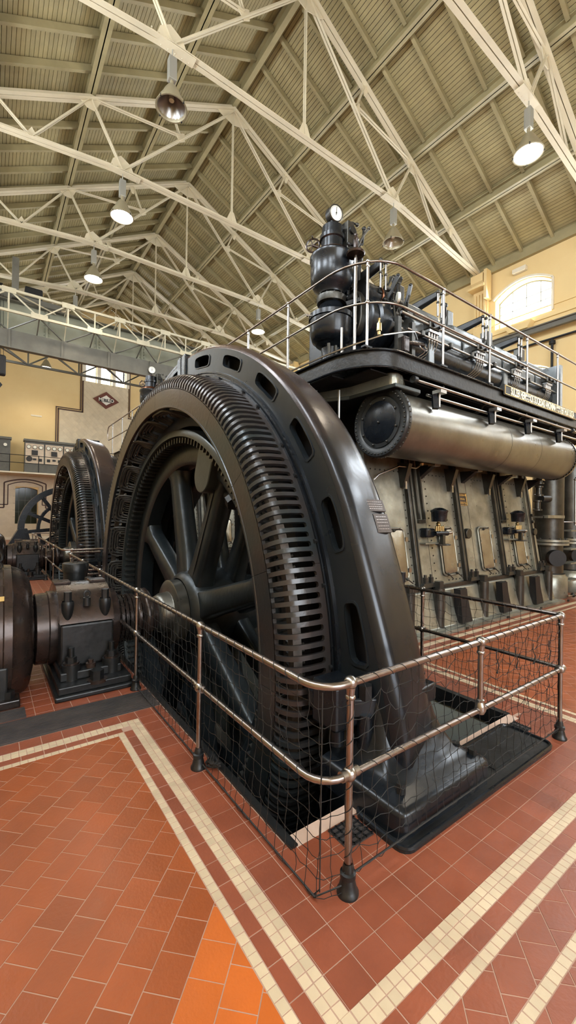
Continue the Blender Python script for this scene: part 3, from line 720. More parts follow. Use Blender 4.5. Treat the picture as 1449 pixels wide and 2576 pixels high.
for i in range(8):
    x0 = XL + .8 + i * 1.75; xm, x1 = x0 + .875, x0 + 1.75
    for a, b_ in (((x0, 9.0), (xm, 8.3)), ((xm, 8.3), (x1, 9.0)), ((xm, 8.3), (xm, 9.0)), ((x0, 8.3), (x0, 9.0))):
        MB().bar((a[0], yl, a[1]), (b_[0], yl, b_[1]), .038, .042).build('lattice_bar', MT['cranelt'], t, smooth=False)
    MB().box(x0 - .2, x0 + .2, yl - .055, yl - .04, 8.88, 9.06).build('gusset_plate', MT['cranelt'], t, smooth=False)
    MB().box(xm - .25, xm + .25, yl - .055, yl - .04, 8.24, 8.42).build('gusset_plate', MT['cranelt'], t, smooth=False)
    for a, b_ in (((x0, yl, 9.0), (x0, 17.4, 8.95)), ((x0, yl, 9.0), (x1 - .3, 17.4, 8.95)), ((x0, yl, 9.0), (x0, 17.4, 8.0)), ((xm, yl, 8.3), (x0, 17.4, 7.98)), ((xm, yl, 8.3), (xm, 17.4, 7.98)), ((xm, yl, 8.3), (x1, 17.4, 7.98))):
        MB().bar(a, b_, .035, .04).build('brace', MT['cranelt'] if a[2] > 8.5 else MT['cranedk'], t, smooth=False)
yb = 18.6
for z in (7.25, 7.85): MB().box(XL + .4, XW - .4, yb - .04, yb + .04, z - .04, z + .04).build('rear_chord', MT['cranedk'], t, smooth=False)
for i in range(8):
    x0 = XL + .6 + i * 1.75
    for a, b_ in (((x0, 7.85), (x0 + .9, 7.25)), ((x0 + .9, 7.25), (x0 + 1.75, 7.85)), ((x0 + .9, 7.25), (x0 + .9, 7.85))): MB().bar((a[0], yb, a[1]), (b_[0], yb, b_[1]), .04, .05).build('rear_bar', MT['cranedk'], t, smooth=False)
    MB().bar((x0 + .9, yb, 7.25), (x0, 17.3, 7.3), .04, .04).build('brace', MT['cranedk'], t, smooth=False)
t = thing('crane_trolley', 'dark crane trolley with motor standing on the bridge at the left edge', 'crane trolley', (.9, 17.6, 9.05))
MB().box(-.6, 2.1, 17.5, 19.2, 9.15, 9.35).build('frame', MT['cranedk'], t, smooth=False)
MB().box(.55, .75, 17.2, 17.4, 9.1, 10.5).build('mast', MT['cranedk'], t, smooth=False)
MB().box(.95, 1.5, 17.5, 17.9, 9.35, 9.75).build('motor', MT['dark'], t, smooth=False, bevel=.04); MB().cyl((-.2, 18, 9.5), (.3, 18, 9.5), .3, n=20).build('drum', MT['dark'], t)
for x in (-.3, 1.8): MB().cyl((x, 17.55, 9.18), (x, 17.65, 9.18), .14, n=16).build('wheel', MT['dark'], t)
t = thing('crane_hook', 'dark hook block and chain hanging below the crane at the left edge', 'hook', (.22, 17.3, 7.3))
m = MB().box(.0, .42, 17.1, 17.35, 6.3, 7.0).build('hook_block', MT['dark'], t, smooth=False, bevel=.06)
MB().tube([(.2, 17.2, 6.3), (.2, 17.2, 6.1), (.3, 17.2, 5.98), (.22, 17.2, 5.85), (.08, 17.2, 5.9), (.06, 17.2, 6.0)], .035, 8).build('hook', MT['dark'], t)
for k in range(14): MB().tube([(.2 + .03 * cos(a) * (k % 2), 17.2 + .03 * cos(a) * (1 - k % 2), 5.75 - k * .09 + .05 * sin(a)) for a in [2 * pi * j / 8 for j in range(8)]], .012, 5, closed=True).build('chain_link', MT['dark'], t)
for k in range(4): MB().tube([(.08 + k * .09, 17.25, 7.0), (.1 + k * .07, 17.5, 9.2)], .01, 4).build('cable', MT['dark'], t)
# ================================================================== GENERATOR
YC, ZC = 4.95, .48
AX = (0, YC, ZC)
def pol(x, r, deg): a = math.radians(deg); return (x, YC - r * cos(a), ZC + r * sin(a))
gen = thing('generator', 'x', 'generator', (2.2, YC, 0), 'pit generators in a row')
B, BR, GR, DK, BK = MT['black'], MT['blackr'], MT['grey'], MT['dark'], MT['bars']
NS = 240
# front and rear slotted covers, 20 segments of 18 degrees each
PROF = [(1.600, 2.63), (1.600, 2.638), (1.6002, 2.65), (1.603, 2.69), (1.622, 2.735), (1.655, 2.775), (1.70, 2.80), (1.78, 2.812), (1.86, 2.815), (1.885, 2.815), (1.897, 2.815), (1.905, 2.815)]
def cover_seg(a0, mirror=False):
    m = MB(); f = (lambda x: 4.47 - x) if mirror else (lambda x: x)
    for k in range(12):
        ac = a0 + (k + .5) * 1.5; h = .33
        vs = []; n = len(PROF)
        for s in (-1, 1):
            for i, (x, r) in enumerate(PROF):
                ww = .75 if i in (0, n - 1) else .46 if i in (1, n - 2) else h
                vs.append(pol(f(x), r, ac + s * ww))
            for i, (x, r) in enumerate(PROF):
                ww = .75 if i in (0, n - 1) else .46 if i in (1, n - 2) else h
                j0, j1 = PROF[max(i - 1, 0)], PROF[min(i + 1, n - 1)]; tx, tr = j1[0] - j0[0], j1[1] - j0[1]; L_ = math.hypot(tx, tr)
                vs.append(pol(f(x + tr / L_ * .028), r - tx / L_ * .028, ac + s * ww))
        q = 2 * n; fs = []
        for i in range(n - 1):
            fs += [(i, i + 1, q + i + 1, q + i), (n + i, q + n + i, q + n + i + 1, n + i + 1), (i, n + i, n + i + 1, i + 1), (q + i, q + i + 1, q + n + i + 1, q + n + i)]
        m.mesh(vs, fs)
    g = .035
    m.lathe([(f(1.6), 2.425), (f(1.594), 2.43), (f(1.594), 2.445), (f(1.6), 2.45), (f(1.6), 2.64), (f(1.628), 2.64), (f(1.628), 2.425)], AX, 'X', 12, a0 + g, a0 + 18 - g, closed=True)
    m.lathe([(f(1.9), 2.815), (f(1.975), 2.815), (f(1.975), 2.79), (f(1.9), 2.79)], AX, 'X', 12, a0 + g, a0 + 18 - g, closed=True)
    return m
for mir in (False, True):
    for k in range(20):
        if mir and k in (): continue
        cover_seg(k * 18, mir).build('cover_segment', BK, gen, ang=30)
# stator frame ring with oval openings in the side faces
def ring_side(x, flip, RO=3.13):
    m = MB(); NO = 25
    for i in range(NO):
        ac = 8.3 + i * 14.4; H = 7.2
        if 256 < ac < 285: pass
        r0, r1 = 2.86, RO; rc = 3.01; n = 24; outer = []; hole = []
        hw, hh = .195, .062
        for k in range(n):
            t = 2 * pi * k / n; c_, s_ = cos(t), sin(t)
            mx = max(abs(c_), abs(s_)); u, v = c_ / mx, s_ / mx
            outer.append((ac + u * H, (r0 + r1) / 2 + v * (r1 - r0) / 2))
            e = 5.0; den = (abs(c_) ** e + abs(s_) ** e) ** (1 / e); hu, hv = c_ / den, s_ / den
            hole.append((ac + math.degrees(hu * hw / rc), rc + hv * hh))
        vs = [pol(x, r, a) for a, r in outer] + [pol(x, r, a) for a, r in hole] + [pol(x + flip * .05, r, a) for a, r in hole]
        lip = [(ac + (a - ac) * 1.09, rc + (r - rc) * 1.14) for a, r in hole]
        fs = []
        for k in range(n):
            k2 = (k + 1) % n; fs += [(k, k2, n + k2, n + k), (n + k, n + k2, 2 * n + k2, 2 * n + k)]
        m.mesh(vs, fs)
        # raised lip round the opening
        vs = [pol(x, r, a) for a, r in lip] + [pol(x - flip * .008, r, a) for a, r in lip] + [pol(x - flip * .008, r, a) for a, r in hole]
        fs = [(k, (k + 1) % n, n + (k + 1) % n, n + k) for k in range(n)] + [(n + k, n + (k + 1) % n, 2 * n + (k + 1) % n, 2 * n + k) for k in range(n)]
        m.mesh(vs, fs)
    return m
def deform(m):       # the frame widens into its feet near shaft height
    out = []
    for x, y, z in m.v:
        dy, dz = y - YC, z - ZC; r = math.hypot(dy, dz); th = math.degrees(math.atan2(dz, abs(dy))); t = min(1.25, max(0, (19 - th) / 17.5))
        d = .15 * t ** 1.7 * max(0, (r - 2.86) / .30); out.append((x, YC + dy * (r + d) / r, ZC + dz * (r + d) / r))
    m.v = out; return m
FSM = mat('side_face_enamel', (.02, .026, .032), .3, .3, var=.25, vs=2, bump=.08, bs=14, rv=.08)
deform(ring_side(1.975, 1)).build('frame_side', FSM, gen, ang=40); deform(ring_side(2.46, -1, 3.065)).build('frame_side', B, gen, ang=40)
rim = [(1.975, 3.125), (1.983, 3.15), (2.0, 3.17), (2.03, 3.183), (2.07, 3.183), (2.2, 3.158), (2.34, 3.135), (2.40, 3.125), (2.435, 3.11), (2.455, 3.085), (2.46, 3.065)]
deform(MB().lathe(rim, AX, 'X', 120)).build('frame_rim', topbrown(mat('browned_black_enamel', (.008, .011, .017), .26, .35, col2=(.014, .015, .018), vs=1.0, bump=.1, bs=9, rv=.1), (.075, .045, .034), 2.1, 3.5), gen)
MB().lathe([(2.1, 2.62), (2.1, 3.05), (2.37, 3.05), (2.37, 2.62)], AX, 'X', 60, closed=True).build('frame_core', DK, gen)
for x, s in ((1.975, -1), (2.46, 1)):       # clamping flange with ridges
    MB().lathe([(x, 2.8), (x + s * .03, 2.8), (x + s * .03, 2.835), (x + s * .012, 2.84), (x + s * .012, 2.862), (x + s * .028, 2.868), (x + s * .028, 2.885), (x, 2.89)], AX, 'X', 100, closed=True).build('clamp_ring', B, gen)
bt = None
for i in range(40):
    a = 4.5 + 9 * i + (1.2 if i % 2 else -1.2)
    p = pol(1.945, 2.82, a); m = MB().cyl((p[0] - .02, p[1], p[2]), (p[0] + .02, p[1], p[2]), .017, n=6)
    m.build('bolt', BR, gen, smooth=False)
# stator core, teeth and coils
MB().lathe([(1.93, 2.27), (1.93, 2.62), (2.54, 2.62), (2.54, 2.27)], AX, 'X', 90, closed=True).build('stator_core', DK, gen)
NC = 25
def coil_mb(front=True):
    m = MB(); f = (lambda x: x) if front else (lambda x: 4.47 - x)
    for j in range(4):
        w = 6.0 - j * .95; d = .175 - j * .028; r = 2.37 + .004 * j
        pts = []
        for (u, v) in ((-1, 0), (-1, .55), (-.93, .85), (-.75, .98), (-.4, 1), (.4, 1), (.75, .98), (.93, .85), (1, .55), (1, 0)):
            pts.append(pol(f(1.95 - .06 - d * v * 1.4), r + .05 * v, 0 + u * w))
        m.tube(pts, .0155, 6)
    for j in range(6):     # bent bar ends between the loops
        u = (j - 2.5) * .9; m.tube([pol(f(1.95), 2.42, u), pol(f(1.84), 2.44, u + .1), pol(f(1.80), 2.50, u + .5), pol(f(1.76), 2.60, u - .2), pol(f(1.82), 2.68, u + .3)], .011, 5)
        m.cyl(pol(f(1.79), 2.52, u + .3), pol(f(1.79), 2.56, u + .2), .018, n=6)
    return m
for front in (True, False):
    base = coil_mb(front)
    me = None
    for k in range(NC):
        if not front and (k % 2): continue
        if me is None:
            q = base
            o = q.build('coil', MT['coil'], gen, loc=(0, YC, ZC)); me = o.data
            q0 = o
        else:
            o = bpy.data.objects.new('coil', me); COL.objects.link(o); o.parent = gen; o.location = q0.location
        o.rotation_euler = (-math.radians(k * 14.4 + 4), 0, 0)
MB().lathe([(1.74, 2.60), (1.74, 2.66), (1.80, 2.68), (1.80, 2.6)], AX, 'X', 90, closed=True).build('connection_ring', mat('tan_tape', (.12, .10, .085), .6, 0, var=.6, vs=20), gen)
MB().lathe([(2.67, 2.60), (2.67, 2.66), (2.73, 2.68), (2.73, 2.6)], AX, 'X', 60, closed=True).build('connection_ring', MT['coil'], gen)
# pole wheel (rotor) ------------------------------------------------
MB().lathe([(1.80, 2.135), (1.80, 2.20), (1.812, 2.215), (2.0, 2.225), (2.66, 2.225), (2.67, 2.2), (2.67, 2.135), (2.6, 2.12), (1.9, 2.12)], AX, 'X', 120, closed=True).build('rotor_band', GR, gen)
fm = None
for k in range(150):
    if fm is None:
        q = MB(); q.box(1.83, 2.05, 2.06, 2.122, -.012, .012); q.box(2.05, 2.075, 1.99, 2.122, -.012, .012)
        o = q.build('rotor_bar', MT['enginedk'], gen, smooth=False, loc=(0, 0, 0)); o.location = Vector((0, YC, ZC)) - Vector(ORG[gen.name]); fm = o.data; l0 = o.location.copy()
    else:
        o = bpy.data.objects.new('rotor_bar', fm); COL.objects.link(o); o.parent = gen; o.location = l0
    o.rotation_euler = (math.radians(k * 2.4), 0, 0)
MB().lathe([(2.07, 1.98), (2.07, 2.13), (2.4, 2.13), (2.4, 1.98)], AX, 'X', 90, closed=True).build('rotor_yoke', DK, gen)
SPM = mat('casting_grey_black', (.024, .031, .035), .33, .4, var=.4, vs=3, bump=.22, bs=20, rv=.1)
for xa, xb in ((1.98, 2.22), (2.48, 2.70)):
    MB().lathe([(xa, 1.86), (xa, 2.06), (xa + .02, 2.08), (xb, 2.08), (xb, 1.86), (xb - .02, 1.82), (xa + .03, 1.82)], AX, 'X', 90, closed=True).build('wheel_rim', SPM, gen)
def spoke(ang, xa, xb, w0=.165, w1=.12, split=False):
    m = MB(); secs = []
    for r, w, e in ((.34, w0 * 1.5, .02), (.46, w0 * 1.05, .01), (.7, w0 * .92, 0), (1.3, w0 * .8, 0), (1.62, w1, 0), (1.76, w1 * 1.12, 0), (1.83, w1 * 1.5, .01), (1.88, w1 * 1.9, .01)):
        ring = []
        x0, x1 = xa - e, xb + e; c_ = .035
        for (x, t) in ((x0, -w + c_), (x0, w - c_), (x0 + c_, w), (x1 - c_, w), (x1, w - c_), (x1, -w + c_), (x1 - c_, -w), (x0 + c_, -w)):
            a = math.radians(ang); ry, rz = -cos(a), sin(a); ty, tz = sin(a), cos(a)
            ring.append((x, YC + r * ry + t * ty, ZC + r * rz + t * tz))
        secs.append(ring)
    vs = [p for s_ in secs for p in s_]; n = 8; fs = []
    for i in range(len(secs) - 1):
        for k in range(n): fs.append((i * n + k, i * n + (k + 1) % n, (i + 1) * n + (k + 1) % n, (i + 1) * n + k))
    fs += [tuple(range(n)), tuple(range((len(secs) - 1) * n, len(secs) * n))]
    m.mesh(vs, fs); return m
for i in range(8):
    a = 17 + 44.8 * i
    sp = spoke(a, 2.02, 2.24).build('spoke', SPM, gen, ang=50)
    if i in (1, 5):      # dark joint of the split wheel
        aa = math.radians(a); m = MB(); m.bar((2.016, YC - .5 * cos(aa), ZC + .5 * sin(aa)), (2.016, YC - 1.7 * cos(aa), ZC + 1.7 * sin(aa)), .012, .012); m.build('split_joint', DK, sp, smooth=False)
    spoke(a, 2.50, 2.68, .15, .12).build('spoke', SPM, gen, ang=50)
# split-joint lug on the rim
a = math.radians(67); m = MB(); ry, rz, ty, tz = -cos(a), sin(a), sin(a), cos(a); pts = []
for k in range(17):
    t = pi * k / 16; pts.append((.19 * cos(t), 1.78 - .2 * sin(t)))
pts += [(-.19, 2.05), (.19, 2.05)]
m.prism([(YC + r * ry + t * ty, ZC + r * rz + t * tz) for t, r in pts], 'X', 1.90, 2.06).build('rim_lug', GR, gen, bevel=.01)
MB().cyl(pol(2.12, 1.70, 54), pol(2.12, 1.70, 72), .055, n=12).build('joint_bolt', BR, gen)
MB().cyl(pol(2.12, 1.70, 51), pol(2.12, 1.70, 54), .09, n=6).build('joint_nut', BR, gen, smooth=False)
# hub
MB().lathe([(1.62, .0), (1.62, .15), (1.635, .2), (1.70, .235), (1.79, .245), (1.80, .25), (1.80, .37), (1.81, .385), (1.93, .385), (1.93, .0)], AX, 'X', 48).build('hub_cap', mat('worn_grey_steel', (.15, .145, .125), .3, .7, var=.3, vs=4, rv=.08), gen)
MB().lathe([(1.93, .40), (1.97, .46), (2.05, .5), (2.3, .5), (2.5, .5), (2.68, .48), (2.75, .4), (2.95, .38), (2.95, .2)], AX, 'X', 40).build('hub', SPM, gen)
MB().lathe([(2.9, .19), (4.4, .19)], AX, 'X', 24).build('engine_shaft', MT['steel'], gen)
# foot and housing below the joint
def foot(sgn):
    yy = lambda y: YC + sgn * (y - YC)
    m = MB(); S = [(0, 1.74, 2.62, 1.355, 2.0, .05), (.13, 1.74, 2.62, 1.355, 2.0, .05), (.152, 1.748, 2.615, 1.365, 2.0, .045), (.162, 1.775, 2.60, 1.39, 2.0, .04), (.17, 1.83, 2.57, 1.46, 2.0, .04), (.20, 1.875, 2.535, 1.545, 2.02, .05), (.27, 1.915, 2.515, 1.615, 2.03, .05), (.36, 1.945, 2.49, 1.66, 2.04, .05), (.46, 1.96, 2.475, 1.69, 2.05, .05), (.70, 1.985, 2.45, 1.76, 2.06, .05)]
    vs = []; n = 12
    for z, x0, x1, y0, y1, r in S:
        r *= .9 if z else 1
        for (x, y) in ((x0, y1), (x0, y0 + r * 1.2), (x0 + r * .3, y0 + r * .35), (x0 + r, y0), ((x0 + x1) / 2 - .1, y0), ((x0 + x1) / 2 + .1, y0), (x1 - r, y0), (x1 - r * .3, y0 + r * .35), (x1, y0 + r * 1.2), (x1, y1), ((x0 + x1) / 2 + .1, y1), ((x0 + x1) / 2 - .1, y1)): vs.append((x, yy(y), z))
    fs = []
    for i in range(len(S) - 1):
        for k in range(n): fs.append((i * n + k, i * n + (k + 1) % n, (i + 1) * n + (k + 1) % n, (i + 1) * n + k))
    fs += [tuple(range(n)), tuple(range((len(S) - 1) * n, len(S) * n))]
    f = m.mesh(vs, fs).build('frame_foot', B, gen, ang=50)
    MB().prism([(1.72, yy(1.90)), (1.72, yy(2.12)), (2.515, yy(2.12)), (2.515, yy(1.69)), (2.2, yy(1.66)), (2.08, yy(1.73)), (1.97, yy(1.75)), (1.88, yy(1.80))], 'Z', .44, .56).build('joint_flange', B, gen, bevel=.012)
    MB().box(1.70, 1.92, min(yy(1.82), yy(2.05)), max(yy(1.82), yy(2.05)), .38, .66).build('joint_block', B, gen, bevel=.02, smooth=False)
    for x, y in ((1.81, 1.93), (1.93, 1.80), (2.56, 1.95)):
        MB().cyl((x, yy(y), .55), (x, yy(y), .64), .045, n=6).build('joint_nut', BR, gen, smooth=False)
        MB().cyl((x, yy(y), .25), (x, yy(y), .46), .05, n=12).build('bolt_boss', B, gen)
    for x, y, z in ((1.87, 1.47, .19), (2.53, 1.55, .17), (2.56, 1.45, .165)): MB().cyl((x, yy(y), z - .02), (x, yy(y), z + .035), .028, n=6).build('foot_nut', BR, gen, smooth=False)
foot(1); foot(-1)
for aa in (90.5, 93.2):          # top joint of the frame halves
    m = MB(); vs = []
    for x in (1.955, 2.515):
        for r, da in ((2.93, -1.1), (2.93, 1.1), (3.19, 1.1), (3.21, .6), (3.21, -.6), (3.19, -1.1)): vs.append(pol(x, r, aa + da))
    m.mesh(vs, [tuple(range(6))[::-1], tuple(range(6, 12))] + [(i, (i + 1) % 6, 6 + (i + 1) % 6, 6 + i) for i in range(6)]).build('top_joint_flange', B, gen, bevel=.012, smooth=False)
for x in (2.05, 2.235, 2.42): MB().cyl(pol(x, 3.17, 88.4), pol(x, 3.17, 95.4), .03, n=6).build('joint_bolt', BR, gen, smooth=False)
MB().lathe([(1.99, 3.1), (1.99, 3.19), (2.02, 3.21), (2.42, 3.19), (2.45, 3.16), (2.45, 3.08)], AX, 'X', 10, 94.5, 110, closed=True).build('top_lug', B, gen)
# maker's plates on the rim
PL = mat('tarnished_plate', (.09, .075, .068), .4, .7, var=.3, vs=30)
def rim_plate(a0, a1, x0, x1):
    m = MB(); vs = []; n = 6
    for r in (3.130, 3.152):
        for k in range(n + 1):
            a = a0 + (a1 - a0) * k / n; vs += [pol(x0, r, a), pol(x1, r, a)]
    fs = []; o = 2 * (n + 1)
    for k in range(n):
        i = 2 * k; fs += [(i, i + 1, i + 3, i + 2), (o + i, o + i + 2, o + i + 3, o + i + 1), (i, i + 2, o + i + 2, o + i), (i + 1, o + i + 1, o + i + 3, i + 3)]
    fs += [(0, o, o + 1, 1), (2 * n, 2 * n + 1, o + 2 * n + 1, o + 2 * n)]
    return m.mesh(vs, fs).build('name_plate', PL, gen, smooth=False)
p1 = rim_plate(23.4, 25.1, 2.19, 2.40); p2 = rim_plate(20.4, 23.0, 2.25, 2.40)
for pl_, xa, xb, angs in ((p1, 2.215, 2.375, (24.75, 24.4, 24.05, 23.75)), (p2, 2.27, 2.38, (22.6, 22.2, 21.8, 21.3, 20.9))):
    m = MB()          # worn raised lines, illegible in the photograph
    for a in angs:
        x = xa
        while x < xb - .01:
            w = random.uniform(.008, .022); m.bar(pol(x, 3.1525, a), pol(min(x + w, xb), 3.1525, a), .004, .002, up=(0, -cos(math.radians(a)), sin(math.radians(a)))); x += w + .005
    m.build('worn_relief', MT['rail'], pl_, smooth=False, kind='stuff')
# base tray under the foot
def tray(sgn, lab):
    yy = lambda y: YC + sgn * (y - YC)
    t = thing('base_tray', lab, 'base plate', (2.55, yy(1.55), 0))
    def rr(x0, x1, y0, y1, r):
        P = []
        for cx, cy, a0 in ((x1 - r, y0 + r, -90), (x1 - r, y1 - r, 0), (x0 + r, y1 - r, 90), (x0 + r, y0 + r, 180)):
            for k in range(5): a = math.radians(a0 + 22.5 * k); P.append((cx + r * cos(a), cy + r * sin(a)))
        return [(p[0], yy(p[1])) for p in P]
    MB().prism(rr(1.70, 3.43, 1.30, 1.68, .07), 'Z', .0, .02).build('tray_bottom', BR, t, smooth=False)
    MB().tube([(p[0], p[1], .022) for p in rr(1.708, 3.422, 1.308, 1.672, .065)], .013, 6, closed=True).build('raised_rim', B, t)
    MB().box(2.75, 3.35, min(yy(1.40), yy(1.58)), max(yy(1.40), yy(1.58)), .02, .026).build('tray_panel', BR, t, smooth=False)
    return t
def hatch(x0, x1, y0, y1, lab):
    t = thing('drain_grate', lab, 'grate', ((x0 + x1) / 2, (y0 + y1) / 2, 0)); MB().box(x0, x1, y0, y1, 0, .006).build('plate', MT['mat_'], t, smooth=False)
    m = MB(); n = 5
    for k in range(n): x = x0 + .01 + (x1 - x0 - .02) * k / (n - 1); m.box(x - .004, x + .004, y0, y1, .006, .012)
    for k in range(n): y = y0 + .01 + (y1 - y0 - .02) * k / (n - 1); m.box(x0, x1, y - .004, y + .004, .006, .012)
    m.build('grid_bars', MT['dark'], t, smooth=False)
hatch(1.50, 1.69, 1.50, 1.655, 'small square chequered grate on the red floor behind the front rail post')
hatch(3.33, 3.56, 1.52, 1.66, 'small chequered grate on the red floor beside the right end of the black tray')

# ================================================================== OUTBOARD BEARING + SHAFT
ped = thing('bearing_pedestal', 'x', 'bearing', (.84, YC, 0), 'outboard bearings of the generators')
CB, BW = MT['blackr'], MT['brown']
MB().prism([(.50, 4.12), (1.19, 4.12), (1.19, 5.78), (.50, 5.78)], 'Z', 0, .045).build('sole_plate', CB, ped, bevel=.012, smooth=False)
MB().box(.53, 1.16, 4.16, 5.74, .045, .11).build('sole_step', CB, ped, bevel=.008, smooth=False)
MB().box(.56, 1.10, 4.30, 5.60, .11, .19).build('body_flange', CB, ped, bevel=.01, smooth=False)
prof = [(4.44, .19), (4.44, .62)] + [(YC - .51 * cos(math.radians(a)), .52 + .42 * sin(math.radians(a))) for a in range(12, 169, 12)] + [(5.46, .62), (5.46, .19)]
MB().prism([(4.44, .19), (4.44, .60), (5.46, .60), (5.46, .19)], 'X', .575, 1.055).build('body', CB, ped, bevel=.02, smooth=False)
MB().prism([(4.44, .607)] + prof[2:-2] + [(5.46, .607)], 'X', .57, 1.06).build('cap', BW, ped, ang=30, bevel=.012)
for x in (.64, .98):
    for y in (4.50, 5.40):
        MB().lathe([(.60, .02), (.64, .035), (.74, .055), (.80, .058), (.82, .05)], (x, y, 0), 'Z', 14).build('stud_boss', CB, ped)
        MB().cyl((x, y, .80), (x, y, .91), .036, n=6).build('cap_nut', CB, ped, smooth=False)
MB().cyl((.81, 4.50, .76), (.81, 4.50, .84), .035, n=12).build('eye_boss', CB, ped); MB().tube([(.81 + .028 * cos(a), 4.50, .875 + .028 * sin(a)) for a in [2 * pi * k / 12 for k in range(12)]], .009, 6, closed=True).build('eye_bolt', CB, ped)
for x, y in ((.66, 4.37), (1.02, 4.37), (.66, 5.53), (1.02, 5.53)):
    MB().cyl((x, y, .11), (x, y, .25), .085, n=16).build('foot_boss', CB, ped); MB().cyl((x, y, .25), (x, y, .265), .07, n=16).build('washer', BW, ped)
    MB().cyl((x, y, .265), (x, y, .315), .048, n=6).build('foot_nut', CB, ped, smooth=False); MB().cyl((x, y, .315), (x, y, .40), .026, n=8).build('stud', CB, ped)
MB().cyl((.83, 4.36, .19), (.83, 4.36, .23), .045, n=12).cyl((.83, 4.36, .23), (.83, 4.36, .26), .025, n=6).build('drain_plug', BW, ped)
MB().cyl((.86, 4.22, .09), (.86, 4.22, .115), .09, n=18).build('washer', BW, ped); MB().cyl((.86, 4.22, .115), (.86, 4.22, .20), .06, n=6).build('anchor_nut', CB, ped, smooth=False)
MB().lathe([(.38, .18), (.38, .32), (.40, .355), (.50, .36), (.51, .375), (.575, .375)], AX, 'X', 36).build('oil_shield', BW, ped)
MB().lathe([(1.055, .385), (1.08, .385), (1.09, .35), (1.16, .345), (1.18, .32), (1.19, .24), (1.24, .23), (1.25, .18)], AX, 'X', 36).build('oil_shield', BW, ped)
for x in (.64, .98): MB().box(x - .08, x + .08, 4.86, 5.04, .93, .955).build('oil_lid', MT['brown'], ped, bevel=.006, smooth=False)
MB().lathe([(.3, .175), (1.22, .175), (1.22, .175), (1.36, .175), (1.37, .22), (1.40, .24), (1.43, .24), (1.44, .22), (1.45, .3), (1.47, .32), (1.52, .32), (1.54, .3), (1.54, .19), (1.64, .19)], AX, 'X', 36).build('shaft', MT['brown'], ped)
t = thing('oil_pot', 'round black lidded oil pot standing behind the nearest bearing', 'pot', (.93, 5.95, 0))
MB().lathe([(0, .14), (.92, .14), (.92, .155), (1.02, .155), (1.03, .145), (1.035, .0)], (.93, 5.95, 0), 'Z', 24).build('pot_body', CB, t); MB().tube([(.9, 5.95, 1.03), (.9, 5.95, 1.07), (.94, 5.95, 1.08), (.96, 5.95, 1.04)], .01, 6).build('lid_handle', BW, t)
# slip-ring brush stand behind it
t = thing('slip_rings', 'copper-brown slip ring set on the shaft beside the generator pit', 'slip rings', (1.3, YC, .48))
for k in range(5): MB().lathe([(1.16 + k * .045, .2), (1.16 + k * .045, .265), (1.19 + k * .045, .265), (1.19 + k * .045, .2)], AX, 'X', 32, closed=True).build('ring', MT['brown'], t)
# ---- exciter
exc = thing('exciter', 'x', 'exciter', (-.3, YC, 0), 'exciters on the shaft ends')
MB().lathe([(.37, .18), (.37, .42), (.345, .53), (.30, .60), (.25, .635), (.20, .655), (.19, .67), (.13, .675), (.12, .66), (-.9, .66), (-.92, .67), (-.98, .655), (-1.05, .6), (-1.12, .3), (-1.12, 0)], AX, 'X', 56).build('housing', BW, exc)
MB().lathe([(.335, .30), (.375, .30), (.375, .36), (.335, .36)], AX, 'X', 32, closed=True).build('end_ring', CB, exc)
for k in range(10): a = math.radians(20 + 36 * k); MB().cyl((.0, YC - .66 * cos(a), ZC + .66 * sin(a)), (.0, YC - .685 * cos(a), ZC + .685 * sin(a)), .035, n=6).build('bolt_head', CB, exc, smooth=False)
for y0 in (4.28, 5.36):
    MB().box(-.85, .16, y0, y0 + .26, 0.02, .34).build('foot', CB, exc, bevel=.015, smooth=False)
MB().box(-.9, .25, 4.22, 4.42, 0, .07).build('foot_flange', BW, exc, bevel=.01, smooth=False); MB().box(-.9, .25, 5.48, 5.68, 0, .07).build('foot_flange', BW, exc, bevel=.01, smooth=False)
MB().cyl((.17, 4.31, .07), (.17, 4.31, .13), .045, n=6).build('foot_nut', CB, exc, smooth=False)
m = MB()
for zz in (1.2, 1.3): m.tube([(.07 + .05 * cos(a), YC - .05, zz - .06 + .055 * sin(a)) for a in [2 * pi * k / 14 for k in range(14)]], .014, 6, closed=True)
m.build('lifting_eye', CB, exc)
m = MB()
for (a0, a1) in ((38, 42), (32.5, 36.5)):
    vs = [pol(x, r, a) for r in (.663, .672) for a in (a0, a1) for x in (-.3, .13 if a0 > 35 else .09)]
    m.mesh(vs, [(0, 1, 3, 2), (4, 6, 7, 5), (0, 4, 5, 1), (2, 3, 7, 6), (0, 2, 6, 4), (1, 5, 7, 3)])
m.build('name_plate', MT['brassplate'], exc, smooth=False)

# ---- ribbed mat strips on the floor
def ribmat(x0, x1, y0, y1, lab, along='X'):
    t = thing('ribbed_mat', lab, 'mat', ((x0 + x1) / 2, (y0 + y1) / 2, 0)); MB().box(x0, x1, y0, y1, -.003, .004).build('mat_base', MT['mat_'], t, smooth=False)
    n = int((y1 - y0) / .0235); m = MB()
    for k in range(n): y = y0 + .01 + k * (y1 - y0 - .02) / (n - 1); m.box(x0, x1, y - .0045, y + .0045, .004, .010)
    m.build('ribs', MT['mat_'], t, smooth=False)
ribmat(-2.0, 1.255, 3.605, 3.965, 'long dark ribbed strip across the red tiles in front of the bearing pedestal')
ribmat(-1.2, .28, 3.99, 4.20, 'short dark ribbed strip under the edge of the brown exciter at the left')

